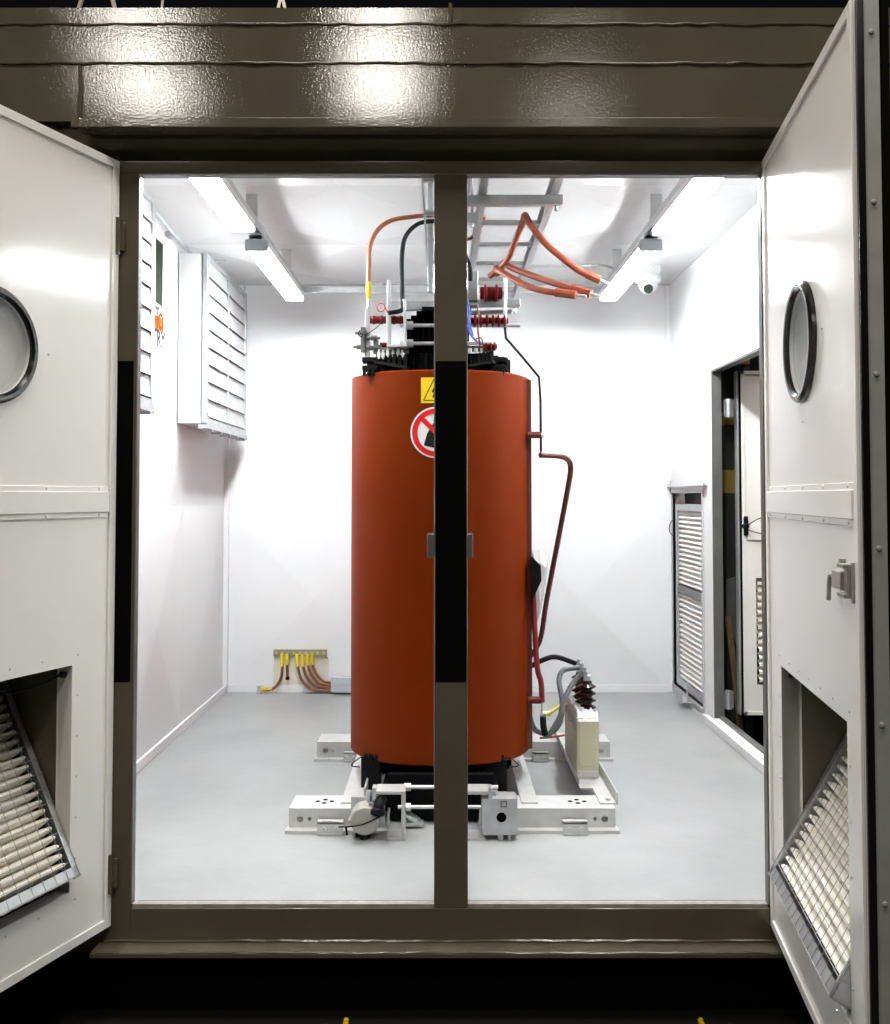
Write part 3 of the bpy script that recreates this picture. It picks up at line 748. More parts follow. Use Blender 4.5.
m.build('figure', SIGNK, psn)
m = MB(); disc(m, R*.94, R*.74, .0045); seg(m, (c.x-R*.56, c.z+R*.56), (c.x+R*.56, c.z-R*.56), R*.19, .0045, 8); m.build('red_ring', SIGNR, psn)

# ------------------------------------------------------------------ capacitor bank beside it
pb = F(588, 777.5, z+.008); Yc = pb.y
xa, xb = P(576.5, 750, Yc).x, P(599.2, 750, Yc).x; zt = P(588, 717, Yc).z; z0 = z+.0075
cap = thing('capacitor', ((xa+xb)/2, Yc+.2, z0), 'cream box capacitor with three dark brown bushings on the tray right of the transformer', 'capacitor')
m = MB(); m.box(xa, xb, Yc, Yc+.42, z0, zt, .008, 3); m.box(xa+.012, xb-.012, Yc-.003, Yc+.01, z0+.05, zt-.02, .004)
m.build('case', CREAM, cap)
m = MB(); m.box(xa+.003, xb-.003, Yc-.008, Yc+.006, z0+.001, z0+.03, .002)
for k in range(4): p = Vector((xa+.02+k*.023, Yc-.008, z0+.014)); m.cyl(p, p-YE*.006, .006, 6)
m.build('base_clamp', ALU, cap)
bx = (xa+xb)/2+.012
for k, yy in enumerate((Yc+.10, Yc+.21, Yc+.32)):
    L = .150; prof = [(0, 0), (.022, 0)]
    for j in range(4): h = .014+j*.032; prof += [(.023, h), (.042, h+.010), (.042, h+.014), (.023, h+.025)]
    prof += [(.018, L), (0, L)]
    m = MB(); m.lathe(prof, (bx, yy, zt-.002), ZE, 20); bu = m.build('bushing', BROWNINS, cap)
    m = MB(); m.box(bx-.016, bx+.016, yy-.012, yy+.012, zt+L-.004, zt+L+.022, .003); m.cyl((bx-.004, yy, zt+L+.02), (bx-.006, yy, zt+L+.058), .010, 8); m.cyl((bx-.005, yy, zt+L+.028), (bx-.005, yy, zt+L+.040), .016, 6)
    m.build('bushing_terminal', GALV, bu)
BT = [Vector((bx-.006, yy, zt+.188)) for yy in (Yc+.10, Yc+.21, Yc+.32)]
# film draped over the case
rnd = random.Random(3)
m = MB(); nx, ny = 10, 14; g = []
for i in range(nx+1):
    row = []
    for j in range(ny+1):
        u = i/nx; v = j/ny; xx = xa-.008+(xb-xa+.016)*u; yy = Yc-.006+.40*v; zz = zt+.004+rnd.uniform(0, .030)
        if i == 0: zz = zt-.035-rnd.uniform(0, .05); xx = xa-.005
        if i == nx: zz = zt-.01-rnd.uniform(0, .03); xx = xb+.004
        if j == 0 and 0 < i < nx: zz = zt-.016-rnd.uniform(0, .004); yy = Yc-.008
        row.append(m._v((xx, yy, zz)))
    g.append(row)
for i in range(nx):
    for j in range(ny): m._f([g[i][j], g[i+1][j], g[i+1][j+1], g[i][j+1]])
tag(m.build('plastic_film', FILM_CLEAR, normals=False), 'crumpled clear plastic film draped over the cream capacitor', 'plastic film')
# film round the tap area
m = MB(); pl = [(532, 549), (540, 550), (549, 556), (546, 580), (541, 612), (537, 623), (534, 600), (532, 575)]
n = len(pl); c0 = P(540, 580, 1.16)
pts = [P(px, py, 1.13+rnd.uniform(-.01, .03)) for px, py in pl]
cv = m._v(c0+Vector((0, -.04, 0))); cb_ = m._v(c0+Vector((0, .05, 0))); vs = [m._v(p) for p in pts]
mids = [m._v((p*.55+c0*.45)+Vector((rnd.uniform(-.006, .006), rnd.uniform(-.05, -.02), rnd.uniform(-.006, .006)))) for p in pts]
for i in range(n):
    j = (i+1) % n; m._f([vs[i], vs[j], mids[j], mids[i]]); m._f([mids[i], mids[j], cv]); m._f([vs[j], vs[i], cb_])
tag(m.build('plastic_wrap', FILM_CLEAR, smooth=False), 'white plastic wrap tied at the right edge of the transformer coil', 'plastic wrap')

# cables to the capacitor
Yk = 1.14
def cable(name, pts, r, mt, label, cat='cable', group=None, ends=None, k=6):
    if ends is None:
        m = MB(); m.tube(pts, r, 10, k); return tag(m.build(name, mt), label, cat, group)
    root = thing(name, pts[0], label, cat, group)
    m = MB(); m.tube(pts, r, 10, k); m.build('sheath', mt, root)
    for nm, epts, er, em in ends:
        m = MB(); m.tube(epts, er, 10, 3); m.build(nm, em, root)
    return root
cable('grey_cable', [P(527, 700, 1.2), P(531, 721, 1.15), P(537, 731, Yk), P(550, 733, Yk), P(560, 722, Yk+.02), P(562, 700, 1.2), P(559, 680, 1.26), P(564, 670, BT[1].y-.03), BT[1]+Vector((-.014, 0, 0))], .0125, GREYCABLE, 'grey cable looping from the coil up to the middle capacitor bushing', group='capacitor leads')
cable('grey_cable', [P(543, 716, 1.11), P(544, 728, 1.11), P(547, 736, 1.11), P(553, 729, 1.11), P(560, 716, 1.12), P(563, 703, 1.14), P(570, 688, 1.18), P(577, 678, BT[0].y-.01), BT[0]+Vector((-.014, 0, 0))], .0125, GREYCABLE, 'front grey cable rising to the nearest capacitor bushing', group='capacitor leads',
      ends=[('heat_shrink', [P(543, 717, 1.108), P(543.5, 727, 1.108), P(545.5, 735, 1.108)], .0150, BLKCABLE)])
cable('black_cable', [P(520, 670, 1.45), P(531, 666, 1.42), P(543, 660, 1.42), P(556, 657, BT[2].y-.01), BT[2]+Vector((-.014, 0, 0))], .0125, BLKCABLE, 'short black cable arching to the rearmost capacitor bushing')
cable('earth_wire', [P(545, 715, 1.10), P(551, 712, 1.12), P(558, 707, 1.16), P(566, 703, 1.22)], .008, mat('yellow_green_wire', (.48, .42, .03), .45), 'short yellow-green earth wire from the lower terminal')
cable('red_wire', [P(540, 738, 1.2), P(552, 737, 1.18), P(565, 735, 1.2)], .005, mat('dull_red_wire', (.4, .05, .04), .45), 'thin red wire running behind the grey cables')

# ------------------------------------------------------------------ cables and tray overhead
ladZ = 2.66
lad = thing('cable_ladder', (.31, 1.7, ladZ), 'galvanised cable ladder hung from the ceiling right of the centre post', 'cable ladder')
m = MB()
for x in (.150, .470):
    s_ = 1 if x < .3 else -1
    m.box(x-.004, x+.004, .2, 2.95, ladZ-.03, ladZ+.03, .001); m.box(min(x, x+.028*s_), max(x, x+.028*s_), .2, 2.95, ladZ-.034, ladZ-.028); m.box(min(x, x+.028*s_), max(x, x+.028*s_), .2, 2.95, ladZ+.028, ladZ+.034)
m.build('side_rail', GALV, lad)
for py in (222, 244, 263, 279, 291):
    q = F(515, py, ladZ-.012); m = MB(); m.box(.154, .466, q.y, q.y+.028, ladZ-.022, ladZ-.002, .002); m.build('rung', GALV, lad)
for yy in (.35,): m = MB(); m.box(.154, .466, yy, yy+.028, ladZ-.022, ladZ-.002, .002); m.build('rung', GALV, lad)
q = F(513, 199, ladZ-.055); xa_, xb_ = P(455, 199, q.y).x, P(563, 199, q.y).x
m = MB(); m.box(xa_, xb_, q.y, q.y+.041, ladZ-.077, ladZ-.036, .003); m.box(xa_, xb_, q.y-.001, q.y+.002, ladZ-.062, ladZ-.050); p = Vector((xb_-.025, q.y+.02, ladZ-.08)); m.cyl(p, p-ZE*.02, .009, 8); m.cyl(p+ZE*.04, (p.x, p.y, ZC-.008), .005, 8)
m.build('hanger_strut', GALV, lad)
q = F(513, 230, ladZ-.055); m = MB(); xa_, xb_ = P(446, 231, q.y).x, P(477, 231, q.y).x; m.box(xa_, xb_, q.y-.25, q.y-.21, ladZ-.09, ladZ-.048, .003); p = Vector((xb_-.03, q.y-.23, ladZ-.09)); m.cyl(p, p-ZE*.02, .009, 8)
m.cyl(p+ZE*.04, (p.x, p.y, ZC-.008), .005, 8); m.build('hanger_strut', GALV, lad)
# second ladder hidden behind the post; its left rail shows
lad2 = thing('cable_ladder', (-.01, 1.4, ladZ), 'galvanised ladder rail showing in the strip just left of the centre post', 'cable ladder')
m = MB()
for x in (-.082, .105): m.box(x-.004, x+.004, .3, 2.2, ladZ-.03, ladZ+.03, .001)
m.build('side_rail', GALV, lad2)
for yy in (.45, .9, 1.35, 1.8, 2.1): m = MB(); m.box(-.078, .101, yy, yy+.028, ladZ-.02, ladZ, .002); m.build('rung', GALV, lad2)
a, b = P(430.5, 200, 1.22), P(430.5, 292, 1.22); m = MB(); m.box(a.x-.012, a.x+.012, 1.21, 1.235, b.z, ZC-.010, .002); m.build('drop_bar', GALV, lad2)

def hv_cable(pts, label):
    e = pts[-1]; d = (Vector(pts[-1])-Vector(pts[-2])).normalized()
    n_ = len(pts)
    return cable('high_voltage_cable', pts, .0155, HVCABLE, label, 'cable', 'orange-red cables hanging off the ladder',
        [('termination', [Vector(pts[-2]).lerp(Vector(e), .35), e], .0205, HVCABLE), ('core_strand', [e, Vector(e)+d*.05], .007, ALU)])
hv_cable([P(494, 268, 1.40), P(500, 268, 1.40), P(509, 257, 1.28), P(517, 236, 1.12), P(523, 222, 1.02), P(525, 215, .98), P(530, 224, .98), P(545, 243, .98), P(560, 256, .99), P(580, 271, 1.0), P(600, 280, 1.0)], 'orange-red cable arching over the ladder rail, longest hanging end')
hv_cable([P(493, 274, 1.45), P(500, 272, 1.42), P(504, 262, 1.38), P(510, 267, 1.32), P(530, 275, 1.22), P(560, 285, 1.12), P(591, 294, 1.05)], 'orange-red cable with the middle of the three hanging ends')
hv_cable([P(490, 276, 1.40), P(497, 271, 1.36), P(505, 274, 1.30), P(525, 285, 1.18), P(545, 291, 1.10), P(576, 295, 1.03)], 'orange-red cable with the lowest and shortest hanging end')
m = MB()
m.tube([P(466, 219, 1.2), P(478, 216, 1.25), P(484, 218, 1.3), P(479, 229, 1.35), P(471, 238, 1.35), P(462, 240, 1.3)], .009, 8)
tag(m.build('red_cable', HVCABLE), 'small loop of orange-red cable just right of the centre post', 'cable')
cable('orange_cable', [P(452, 214, 1.1), P(433, 215, 1.08), P(410, 217, 1.05), P(390, 221, 1.02), P(377, 231, 1.0), P(370, 247, .99), P(369, 265, .985), P(368.5, 283, .98), P(368.5, 299, .98)], .0105, ORCABLE, 'thin orange cable arching from the post to the left riser bar', ends=[('yellow_sleeve', [P(368.6, 282, .98), P(368.8, 299, .98)], .0125, YELLOW), ('cable_lug', [P(368.8, 299, .98), P(368.5, 309, .98)], .010, ALU)])
cable('black_cable', [P(452, 221, 1.05), P(434, 221, 1.04), P(418, 224, 1.02), P(406, 236, 1.0), P(402, 255, .98), P(402, 285, .965), P(402.5, 306, .955), P(400, 311, .93), P(388, 313, .92)], .0105, BLKCABLE, 'black cable arching from the post down to the clamp channel')
cable('black_cable', [P(461, 248, 1.0), P(467, 260, .98), P(470, 271, .97), P(470, 281, .975)], .012, BLKCABLE, 'short black cable entering the grey end plate right of the post')

# ------------------------------------------------------------------ light rails and battens
def light_rail(X, label, n):
    r = thing('light_rail', (X, 1.6, 2.74), label, 'light rail', 'ceiling light rails')
    m = MB(); w = .022; RE = 2.965
    m.box(X-w, X-w+.004,   .06, RE+.012, 2.74, 2.785); m.box(X+w-.004, X+w,   .06, RE+.012, 2.74, 2.785); m.box(X-w+.004, X+w-.004, .06, RE, 2.781, 2.785)
    for k in range(14):
        m.box(X-w-.0006, X-w, .4+k*.19, .44+k*.19, 2.757, 2.767); m.box(X+w, X+w+.0006, .4+k*.19, .44+k*.19, 2.757, 2.767)
    m.build('channel', GALV, r)
    for yy in (.55, 1.43, 2.5):
        m = MB(); m.box(X-.028, X+.028, yy, yy+.01, 2.785, ZC-.004); m.box(X-.03, X+.03, yy-.02, yy+.03, 2.785, 2.79); m.build('hanger', ALU, r)
    return r
light_rail(-.958, 'slotted steel light rail below the ceiling on the left', 0)
light_rail(1.068, 'slotted steel light rail below the ceiling on the right', 0)
def batten(X, y0, y1, label):
    r = thing('batten_light', (X, (y0+y1)/2, 2.65), label, 'light', 'ceiling batten lights')
    m = MB(); m.box(X-.059, X+.059, y0, y1, 2.700, 2.712, .003); m.box(X-.059, X-.055, y0, y1, 2.6755, 2.702); m.box(X+.055, X+.059, y0, y1, 2.6755, 2.702); m.box(X-.04, X+.04, y0, y1, 2.71, 2.739, .006)  # side skirts added to hold the diffuser light off the ceiling
    m.build('housing', WHITE, r)
    m = MB(); m.box(X-.0545, X+.0545, y0+.03, y1-.03, 2.655, 2.699, .010, 3); m.build('diffuser', LED, r)
    for a, b in ((y0-.004, y0+.029), (y1-.029, y1+.004)):
        m = MB(); m.box(X-.061, X+.061, a, b, 2.652, 2.714, .012); m.box(X-.03, X+.03, a+.004, b-.004, 2.712, 2.746); m.build('end_cap', TRUNK, r)
    return r
b0 = batten(-.962, 1.57, 2.86, 'glowing batten light at the far end of the left rail')
dup(b0, (2.034, 0, 0), 'glowing batten light at the far end of the right rail, above the dome camera')
b1 = batten(-.962, .07, 1.26, 'glowing batten light at the near end of the left rail')
dup(b1, (2.034, .05, 0), 'glowing batten light at the near end of the right rail')

# ceiling conduits and small fittings
m = MB(); m.tube([P(520, 267, 2.5), P(560, 266, 2.5), P(600, 265, 2.5), P(612, 268, 2.5)], .009, 8, 3); p = P(564, 266, 2.5); m.cyl((p.x, 2.5, p.z), (p.x, 2.5, p.z+.02), .016, 8)
tag(m.build('ceiling_conduit', GALV), 'thin conduit running under the ceiling beside the right light rail', 'conduit')
m = MB(); q = P(443, 289.5, 2.97); m.box(-.99, 1.10, 2.966, 3.007, q.z-.020, q.z+.020, .003); m.box(-.99, 1.10, 2.9652, 2.9665, q.z-.005, q.z+.005)
tag(m.build('cross_strut', GALV), 'horizontal steel strut joining the two light rails near the back wall', 'strut')
a, b = P(374.5, 271, YB-.08), P(382.5, 287, YB-.08); m = MB(); m.box(a.x, b.x, YB-.10, YB-.020, b.z, a.z, .004); m.box(a.x+.008, b.x-.008, YB-.103, YB-.10, b.z+.008, a.z-.008, .002)
tag(m.build('wiring_box', WHITE), 'small white wiring box high on the back wall left of the post', 'box')
m = MB(); p0 = W(158, 216, XL+.05); p1 = W(192, 255, XL+.05); m.tube([(XL+.05, .9, p0.z), p0, p1, (XL+.05, 2.5, p1.z)], .012, 8, sharp=True); p = p0.lerp(p1, .45)
m.cyl(p+Vector((-.03, -.02, 0)), p+Vector((-.03, .02, 0)), .02, 10); m.box(XL+.012, XL+.05, p.y-.01, p.y+.01, p.z-.008, p.z+.008)
tag(m.build('wall_conduit', GALV), 'conduit along the top of the left wall above the louvre boxes', 'conduit')

# dome camera
px, pz = 1.343, 2.712
cam_t = thing('dome_camera', (px, 2.9, pz), 'white dome camera under the ceiling in the far right corner', 'security camera')
m = MB(); m.box(px-.07, px+.07, 2.84, 2.96, 2.835, ZC-.005, .004); m.build('mounting_box', WHITE, cam_t)
m = MB(); m.lathe([(0, .123), (.080, .123), (.084, .11), (.084, .085), (.070, .070), (0, .070)], (px, 2.9, pz), ZE, 28); m.build('collar', WHITE, cam_t)
m = MB(); m.lathe([(0, .0)]+[(.066*math.sin(t*PI/16), .070-.070*math.cos(t*PI/16)) for t in range(1, 9)]+[(.0, .072)], (px, 2.9, pz), ZE, 28); dm = m.build('dome', mat('smoked_dome', (.75, .76, .78), .08), cam_t)
m = MB(); m.lathe([(.0, -.012), (.026, -.010), (.030, 0), (.030, .02), (0, .02)], (px-.008, 2.848, pz+.022), Vector((0, 1, .5)), 16); m.build('lens', SLOT, dm)

# ------------------------------------------------------------------ louvre boxes on the left wall
def louvre_box(y0, y1, label, first=None):
    X0, X1, z0, z1 = XL+.014, -1.38, 1.815, 2.812
    r = thing('louvre_box', (XL+.1, (y0+y1)/2, z0), label, 'louvre box', 'louvre boxes on the left wall')
    m = MB()
    t = .004
    m.box(X0, X1-.03, y0, y0+t, z0, z1); m.box(X0, X1-.03, y1-t, y1, z0, z1); m.box(X0, X1-.03, y0+t, y1-t, z1-t, z1); m.box(X0, X1-.03, y0+t, y1-t, z0, z0+t)
    m.box(X1-.034, X1-.03, y0, y0+.02, z0, z1)
    m.build('housing', WHITE, r)
    m = MB(); f = .05; ym = (y0+y1)/2
    m.box(X1-.03, X1, y0, y0+f, z0, z1, .003); m.box(X1-.03, X1, y1-f, y1, z0, z1, .003); m.box(X1-.03, X1, ym-.025, ym+.025, z0, z1, .003)
    m.box(X1-.03, X1, y0+f, y1-f, z1-f*.6, z1, .003); m.box(X1-.03, X1, y0+f, y1-f, z0, z0+f*.7, .003)
    m.box(X1-.05, X1+.012, y0+.01, y1-.01, z0-.03, z0-.002, .003)
    for k in range(8): p = Vector((X1, y0+.025, z0+.06+k*.125)); m.cyl(p, p+XE*.004, .006, 6)
    for k in range(5): yy = y0+.1+k*(y1-y0-.2)/4; m.box(X1-.052, X1-.0501+.063, yy, yy+.03, z0-.042, z0-.03)
    m.build('front_frame', GALV, r)
    nb = 9; hh = (z1-z0-f*1.3)/nb
    for a, b in ((y0+f, ym-.025), (ym+.025, y1-f)):
        m = MB()
        for k in range(nb):
            zz = z0+f*.7+k*hh
            v = [(X1-.014, zz+hh+.004), (X1-.011, zz+hh+.004), (X1-.003, zz+.020), (X1+.006, zz+.006), (X1+.004, zz+.003), (X1-.006, zz+.017)]
            m.prism(v, (0, b, 0), XE, ZE, b-a)
        m.build('louvre_blades', ALU, r)
    return r
louvre_box(2.245, 3.37, 'white wall box with two louvred bays reaching into the far left corner')
louvre_box(.20, 1.245, 'white louvred wall box partly hidden by the left jamb')
m = MB(); m.tube([P(214, 262, 2.40), P(224, 260.5, 2.7), P(239, 261.5, 3.2), P(243.5, 264, 3.25), P(244.5, 272, 3.3), P(245, 291, 3.3)], .005, 8, 5)
tag(m.build('thin_conduit', GALV), 'thin bent conduit over the far louvre box', 'conduit')
# slot and sign between the boxes
a, b = W(156.5, 237, XL+.036), W(163, 247, XL+.036); zlo = W(163, 308, XL+.036).z; zhi = (W(156.5, 239, XL+.036).z+W(163, 244, XL+.036).z)/2
m = MB(); m.box(XL+.022, XL+.036, a.y-.05, b.y, zlo, zhi, .002)
so = m.build('wall_window', SLOT); tag(so, 'dark narrow glazed slot in the left wall above the orange sign', 'wall window')
m = MB()
for q in ((a.y-.06, a.y-.05, zlo-.01, zhi+.01), (b.y, b.y+.01, zlo-.01, zhi+.01), (a.y-.05, b.y, zhi, zhi+.01), (a.y-.05, b.y, zlo-.01, zlo)): m.box(XL+.022, XL+.040, *q)
m.build('slot_frame', WHITE, so)
b = W(163.5, 350, XL+.03); yR = b.y; zb = W(163.5, 353.5, XL+.03).z; zt2 = W(163.5, 319, XL+.03).z; zm = W(163.5, 333, XL+.03).z; wd = .40
sg = thing('wall_sign', (XL+.028, yR-wd/2, zb), 'small orange and white entry sign on the left wall beside the louvre box', 'sign')
m = MB(); m.box(XL+.026, XL+.030, yR-wd, yR, zb, zt2, .001); m.build('sign_plate', SIGNW, sg)
m = MB(); m.box(XL+.030, XL+.0308, yR-wd+.006, yR-.004, zm, zt2-.004); m.build('orange_field', SIGNO, sg)
m = MB(); m.box(XL+.030, XL+.0308, yR-wd+.006, yR-.004, zb+.004, zb+.010); m.build('lower_rule', SIGNG, sg)
SM = lambda y, zz: Matrix.Translation((XL+.0312, y, zz)) @ Matrix(((0, 0, 1, 0), (1, 0, 0, 0), (0, 1, 0, 0), (0, 0, 0, 1)))
text_mesh('ENTRY', .125, 'sign_text', SIGNG, SM(yR-.365, zb+.026), sg, .0004)
text_mesh('NO', .12, 'sign_text', mat('sign_dark_orange', (.35, .04, .01), .6, spec=0), SM(yR-.20, zm+.012), sg, .0004)

# ------------------------------------------------------------------ earth bar and trunking on the back wall
yw = YB-.016
a, b = P(273.5, 649.5, yw-.03), P(327, 656.5, yw-.03)
eb = thing('earth_bar', ((a.x+b.x)/2, yw, b.z), 'brass earth bar with bolted cable lugs low on the back wall', 'earth bar')
m = MB(); m.box(a.x, b.x, yw-.034, yw-.028, b.z, a.z, .001)
m.build('bar', BRASS, eb)
m = MB()
for k in range(9): p = Vector((a.x+.022+k*(b.x-a.x-.044)/8, yw-.034, (a.z+b.z)/2)); m.cyl(p, p-YE*.012, .011, 6)
m.build('bolt', GALV, eb)
m = MB()
for x in (a.x+.03, b.x-.03): m.cyl((x, yw-.028, (a.z+b.z)/2), (x, yw+.012, (a.z+b.z)/2), .016, 10)
m.build('standoff', REDINS, eb)
m = MB(); p, q = P(274, 657, yw), P(328, 693, yw); m.box(p.x, q.x, yw-.006, yw+.002, .056, p.z, .002); m.build('backing_plate', mat('ivory_plate', (.74, .71, .62), .5), eb)
names = {282: ('leftmost of the brown earth cables, bending left to the floor', [(282, 657), (282, 668), (280, 680), (272, 689), (260, 694)]),
 287: ('short brown earth cable ending free below the bar', [(287, 657), (287, 666), (287.5, 678)]),
 297: ('brown earth cable third from the left, sweeping right to the trunking', [(297, 657), (298, 668), (302, 680), (312, 689), (331, 690.5)]),
 303: ('brown earth cable fourth from the left, sweeping right to the trunking', [(302.5, 657), (303.5, 668), (308, 679), (316, 686), (331, 687.5)]),
 307: ('brown earth cable second from the right below the bar', [(307.5, 657), (308.5, 667), (313, 677), (320, 683.5), (331, 685)]),
 312: ('rightmost of the brown earth cables, shortest sweep to the trunking', [(312, 657), (313, 666), (317, 675), (323, 681), (331, 682.5)])}
for kx, (lb, pts) in names.items():
    pp = [P(x, y, yw-.045) for x, y in pts]
    ends = [('yellow_sleeve', [pp[0]+ZE*.02, pp[0]-ZE*.03, pp[1].lerp(pp[0], .15)], .0125, YELLOW)]
    if kx == 282: ends.append(('yellow_sleeve', [pp[3].lerp(pp[4], .0), pp[4]], .0105, YELLOW)); pp[4].z = max(pp[4].z, .03)
    if kx == 287: ends.append(('end_boot', [pp[2]+ZE*.01, pp[2]-ZE*.012], .014, BLKCABLE))
    cable('earth_cable', pp, .0095, COPPER, lb, 'cable', 'earth cables on the back wall', ends)
m = MB(); p = P(259, 694, yw-.045); m.box(p.x-.012, p.x+.012, yw-.065, yw-.030, .0, .055, .003)
tag(m.build('floor_clip', GALV), 'small metal clip at the floor end of the leftmost earth cable', 'clip')
a, b = P(331, 678, yw-.08), P(368, 692, yw-.08)
tk = MB(); tk.box(a.x, b.x+.25, yw-.08, yw-.001, (a.z+b.z)/2+.001, a.z, .003); tk.box(a.x, b.x+.25, yw-.078, yw-.001, b.z-.006, (a.z+b.z)/2-.001, .003)
tag(tk.build('cable_trunking', TRUNK), 'grey cable trunking along the foot of the back wall behind the transformer', 'trunking')

# ------------------------------------------------------------------ filter in the right wall
wf_ = thing('wall_filter', (XR+.03, (RY0+RY1)/2, RZ0), 'tall pale pleated filter panel set in the right wall near the back corner', 'air filter')
FX0, FX1 = XR+.006, XR+.06; fy0, fy1, fz0, fz1 = RY0+.02, RY1-.05, RZ0+.015, RZ1-.075
def fbox(m, x0, x1, y0, y1, z0, z1): m.box(x0, x1, y0, y1, z0, z1, .002)
m = MB(); w = .045
fbox(m, FX0, FX1, fy0, fy0+w, fz0, fz1); fbox(m, FX0, FX1, fy1-w, fy1, fz0, fz1); fbox(m, FX0, FX1, fy0+w, fy1-w, fz0, fz0+w); fbox(m, FX0, FX1, fy0+w, fy1-w, fz1-w, fz1)
m.build('filter_frame', GALV, wf_)
zmid = (fz0+fz1)/2+.04
m = MB(); fbox(m, FX0, FX0+.02, fy0+w, fy1-w, zmid-.025, zmid+.025); m.build('middle_bar', STEELGREY, wf_)
for a, b, nf in ((fz0+w, zmid-.025, 17), (zmid+.025, fz1-w, 16)):
    m = MB(); st = (b-a)/nf
    pts = []
    for k in range(nf):
        for f_, x in ((0, .034), (.25, .014), (.5, .010), (.72, .014), (.97, .034)): pts.append((FX0+x, a+(k+f_)*st))
    A = [m._v((x, fy0+w+.004, zz)) for x, zz in pts]; B = [m._v((x, fy1-w-.004, zz)) for x, zz in pts]
    for i in range(len(pts)-1): m._f([A[i], A[i+1], B[i+1], B[i]])
    m.build('pleats', mat('white_pleats', (.90, .90, .88), .8), wf_, smooth=False)
m = MB(); m.box(XR+.085, XR+.10, RY0+.002, RY1-.002, RZ0+.002, RZ1-.002); m.build('rear_screen', BLACKPL, wf_)
m = MB(); p = Vector((XR-.02, fy0+.26, RZ0+.01)); m.box(p.x-.05, p.x+.02, p.y, p.y+.16, p.z-.04, p.z-.034, .001); m.box(p.x-.05, p.x-.046, p.y, p.y+.16, p.z-.04, p.z+.02, .001); m.cyl((p.x-.02, p.y-.02, p.z-.03), (p.x-.02, p.y-.02, p.z+.09), .004, 6); m.build('lower_catch', ALU, wf_)
m = MB(); m.tube([W(673, 520, XR-.003), W(670, 524, XR-.02), W(669.5, 531, XR-.02), W(673, 536, XR-.003)], .003, 6); m.build('pull_wire', BLKCABLE, wf_)

# ------------------------------------------------------------------ side door beyond the doorway
Yd = DY1+.06
d3 = thing('door_3', (1.78, Yd, .08), 'white side door leaf swung outward beyond the right doorway', 'door', kind='structure')
a, b = P(740, 371, Yd), P(740, 715, Yd); X0, X1 = a.x, a.x+.98; zt3, zb3 = a.z, b.z
fo = P(756, 578, Yd); fb = P(756, 685, Yd)
m = MB(); m.sheet([(X0, zb3), (X1, zb3), (X1, zt3), (X0, zt3)], [[(fo.x, fb.z), (X1-.12, fb.z), (X1-.12, fo.z), (fo.x, fo.z)]], (0, Yd, 0), XE, ZE, -.055)
m.build('panel', DOORWHITE, d3)
m = MB(); m.box(X0, X0+.022, Yd-.010, Yd, zb3, zt3, .002); m.box(X0, X1, Yd-.010, Yd, zb3, zb3+.022, .002); m.box(X0, X1, Yd-.010, Yd, zt3-.022, zt3, .002)
p, q = P(748, 526, Yd), P(748, 540, Yd); m.box(X0+.03, X1-.03, Yd-.01, Yd, q.z, p.z, .002); m.build('border_frame', DOORWHITE, d3)
m = MB(); m.box(X0-.014, X0-.002, Yd-.012, Yd+.05, zb3, zt3, .002); m.build('edge_gasket', RUBBER, d3)
m = MB(); m.box(X0-.024, X0-.014, Yd-.006, Yd+.05, zb3, zt3, .002); m.build('edge_strip', ALU, d3)
m = MB()
n = 14; st = (fo.z-fb.z-.02)/n
pts = []
for k in range(n):
    for f_, yy in ((0, .05), (.3, .012), (.6, .012), (.95, .05)): pts.append((yy+.02*(k < 5)*(-1), fb.z+.01+(k+f_)*st))
A = [m._v((fo.x+.012, Yd+yy, zz)) for yy, zz in pts]; B = [m._v((X1-.13, Yd+yy, zz)) for yy, zz in pts]
for i in range(len(pts)-1): m._f([A[i], A[i+1], B[i+1], B[i]])
m.build('filter_pleats', FILTER, d3, smooth=False)
m = MB(); m.box(fo.x-.02, X1-.1, Yd+.06, Yd+.10, fb.z-.02, fo.z+.02); m.build('filter_backing', BLACKPL, d3)
p = P(745.5, 526, Yd-.01); m = MB(); m.lathe([(0, 0), (.022, 0), (.022, -.0), (.020, .02), (.012, .03), (0, .03)], (p.x, Yd-.01, p.z), -YE, 16)
m.box(p.x-.014, p.x+.014, Yd-.03, Yd-.01, p.z-.06, p.z+.06, .008)
h3 = m.build('door_handle', RUBBER, d3)
m = MB(); m.tube([(p.x, Yd-.03, p.z), P(758, 519, Yd-.1), P(772, 514, Yd-.2)], .003, 6); m.tube([(p.x, Yd-.03, p.z-.02), P(758, 533, Yd-.1), P(772, 534, Yd-.2)], .003, 6); m.build('pull_cord', BLKCABLE, h3)
for py in (408, 700):
    p = P(729, py, DY1+.02); m = MB(); m.cyl((p.x, DY1+.03, p.z-.055), (p.x, DY1+.03, p.z+.055), .022, 14); m.box(p.x-.03, p.x+.03, DY1+.026, DY1+.034, p.z-.05, p.z+.05); m.build('hinge', GALV, d3)

# things standing in the dark hall beyond the doorway
m = MB(); X = P(731, 450, 2.8).x
py = thing('safety_post', (X, 2.85, GZ), 'dark mesh post with yellow bands in the gap beside the side door', 'post')
m = MB(); m.box(X-.035, X+.035, 2.82, 2.88, GZ, 2.5); m.build('column', HALLDARK, py)
for y0, y1 in ((412, 425), (470, 493)):
    a, b = P(731, y0, 2.82), P(731, y1, 2.82); m = MB(); m.box(X-.037, X+.037, 2.816, 2.884, b.z, a.z); m.build('yellow_band', mat('faded_yellow', (.30, .20, .03), .5), py)
a, b = P(738, 352, 2.7), P(750, 364, 2.7); m = MB(); m.box(a.x, b.x, 2.7, 2.72, b.z, a.z)
po_ = m.build('hazard_plate', mat('dull_yellow_plate', (.32, .21, .03), .5)); m = MB(); m.box((a.x+b.x)/2, (a.x+b.x)/2+.04, 2.721, 2.76, GZ, a.z-.01); m.build('column', HALLDARK, po_)
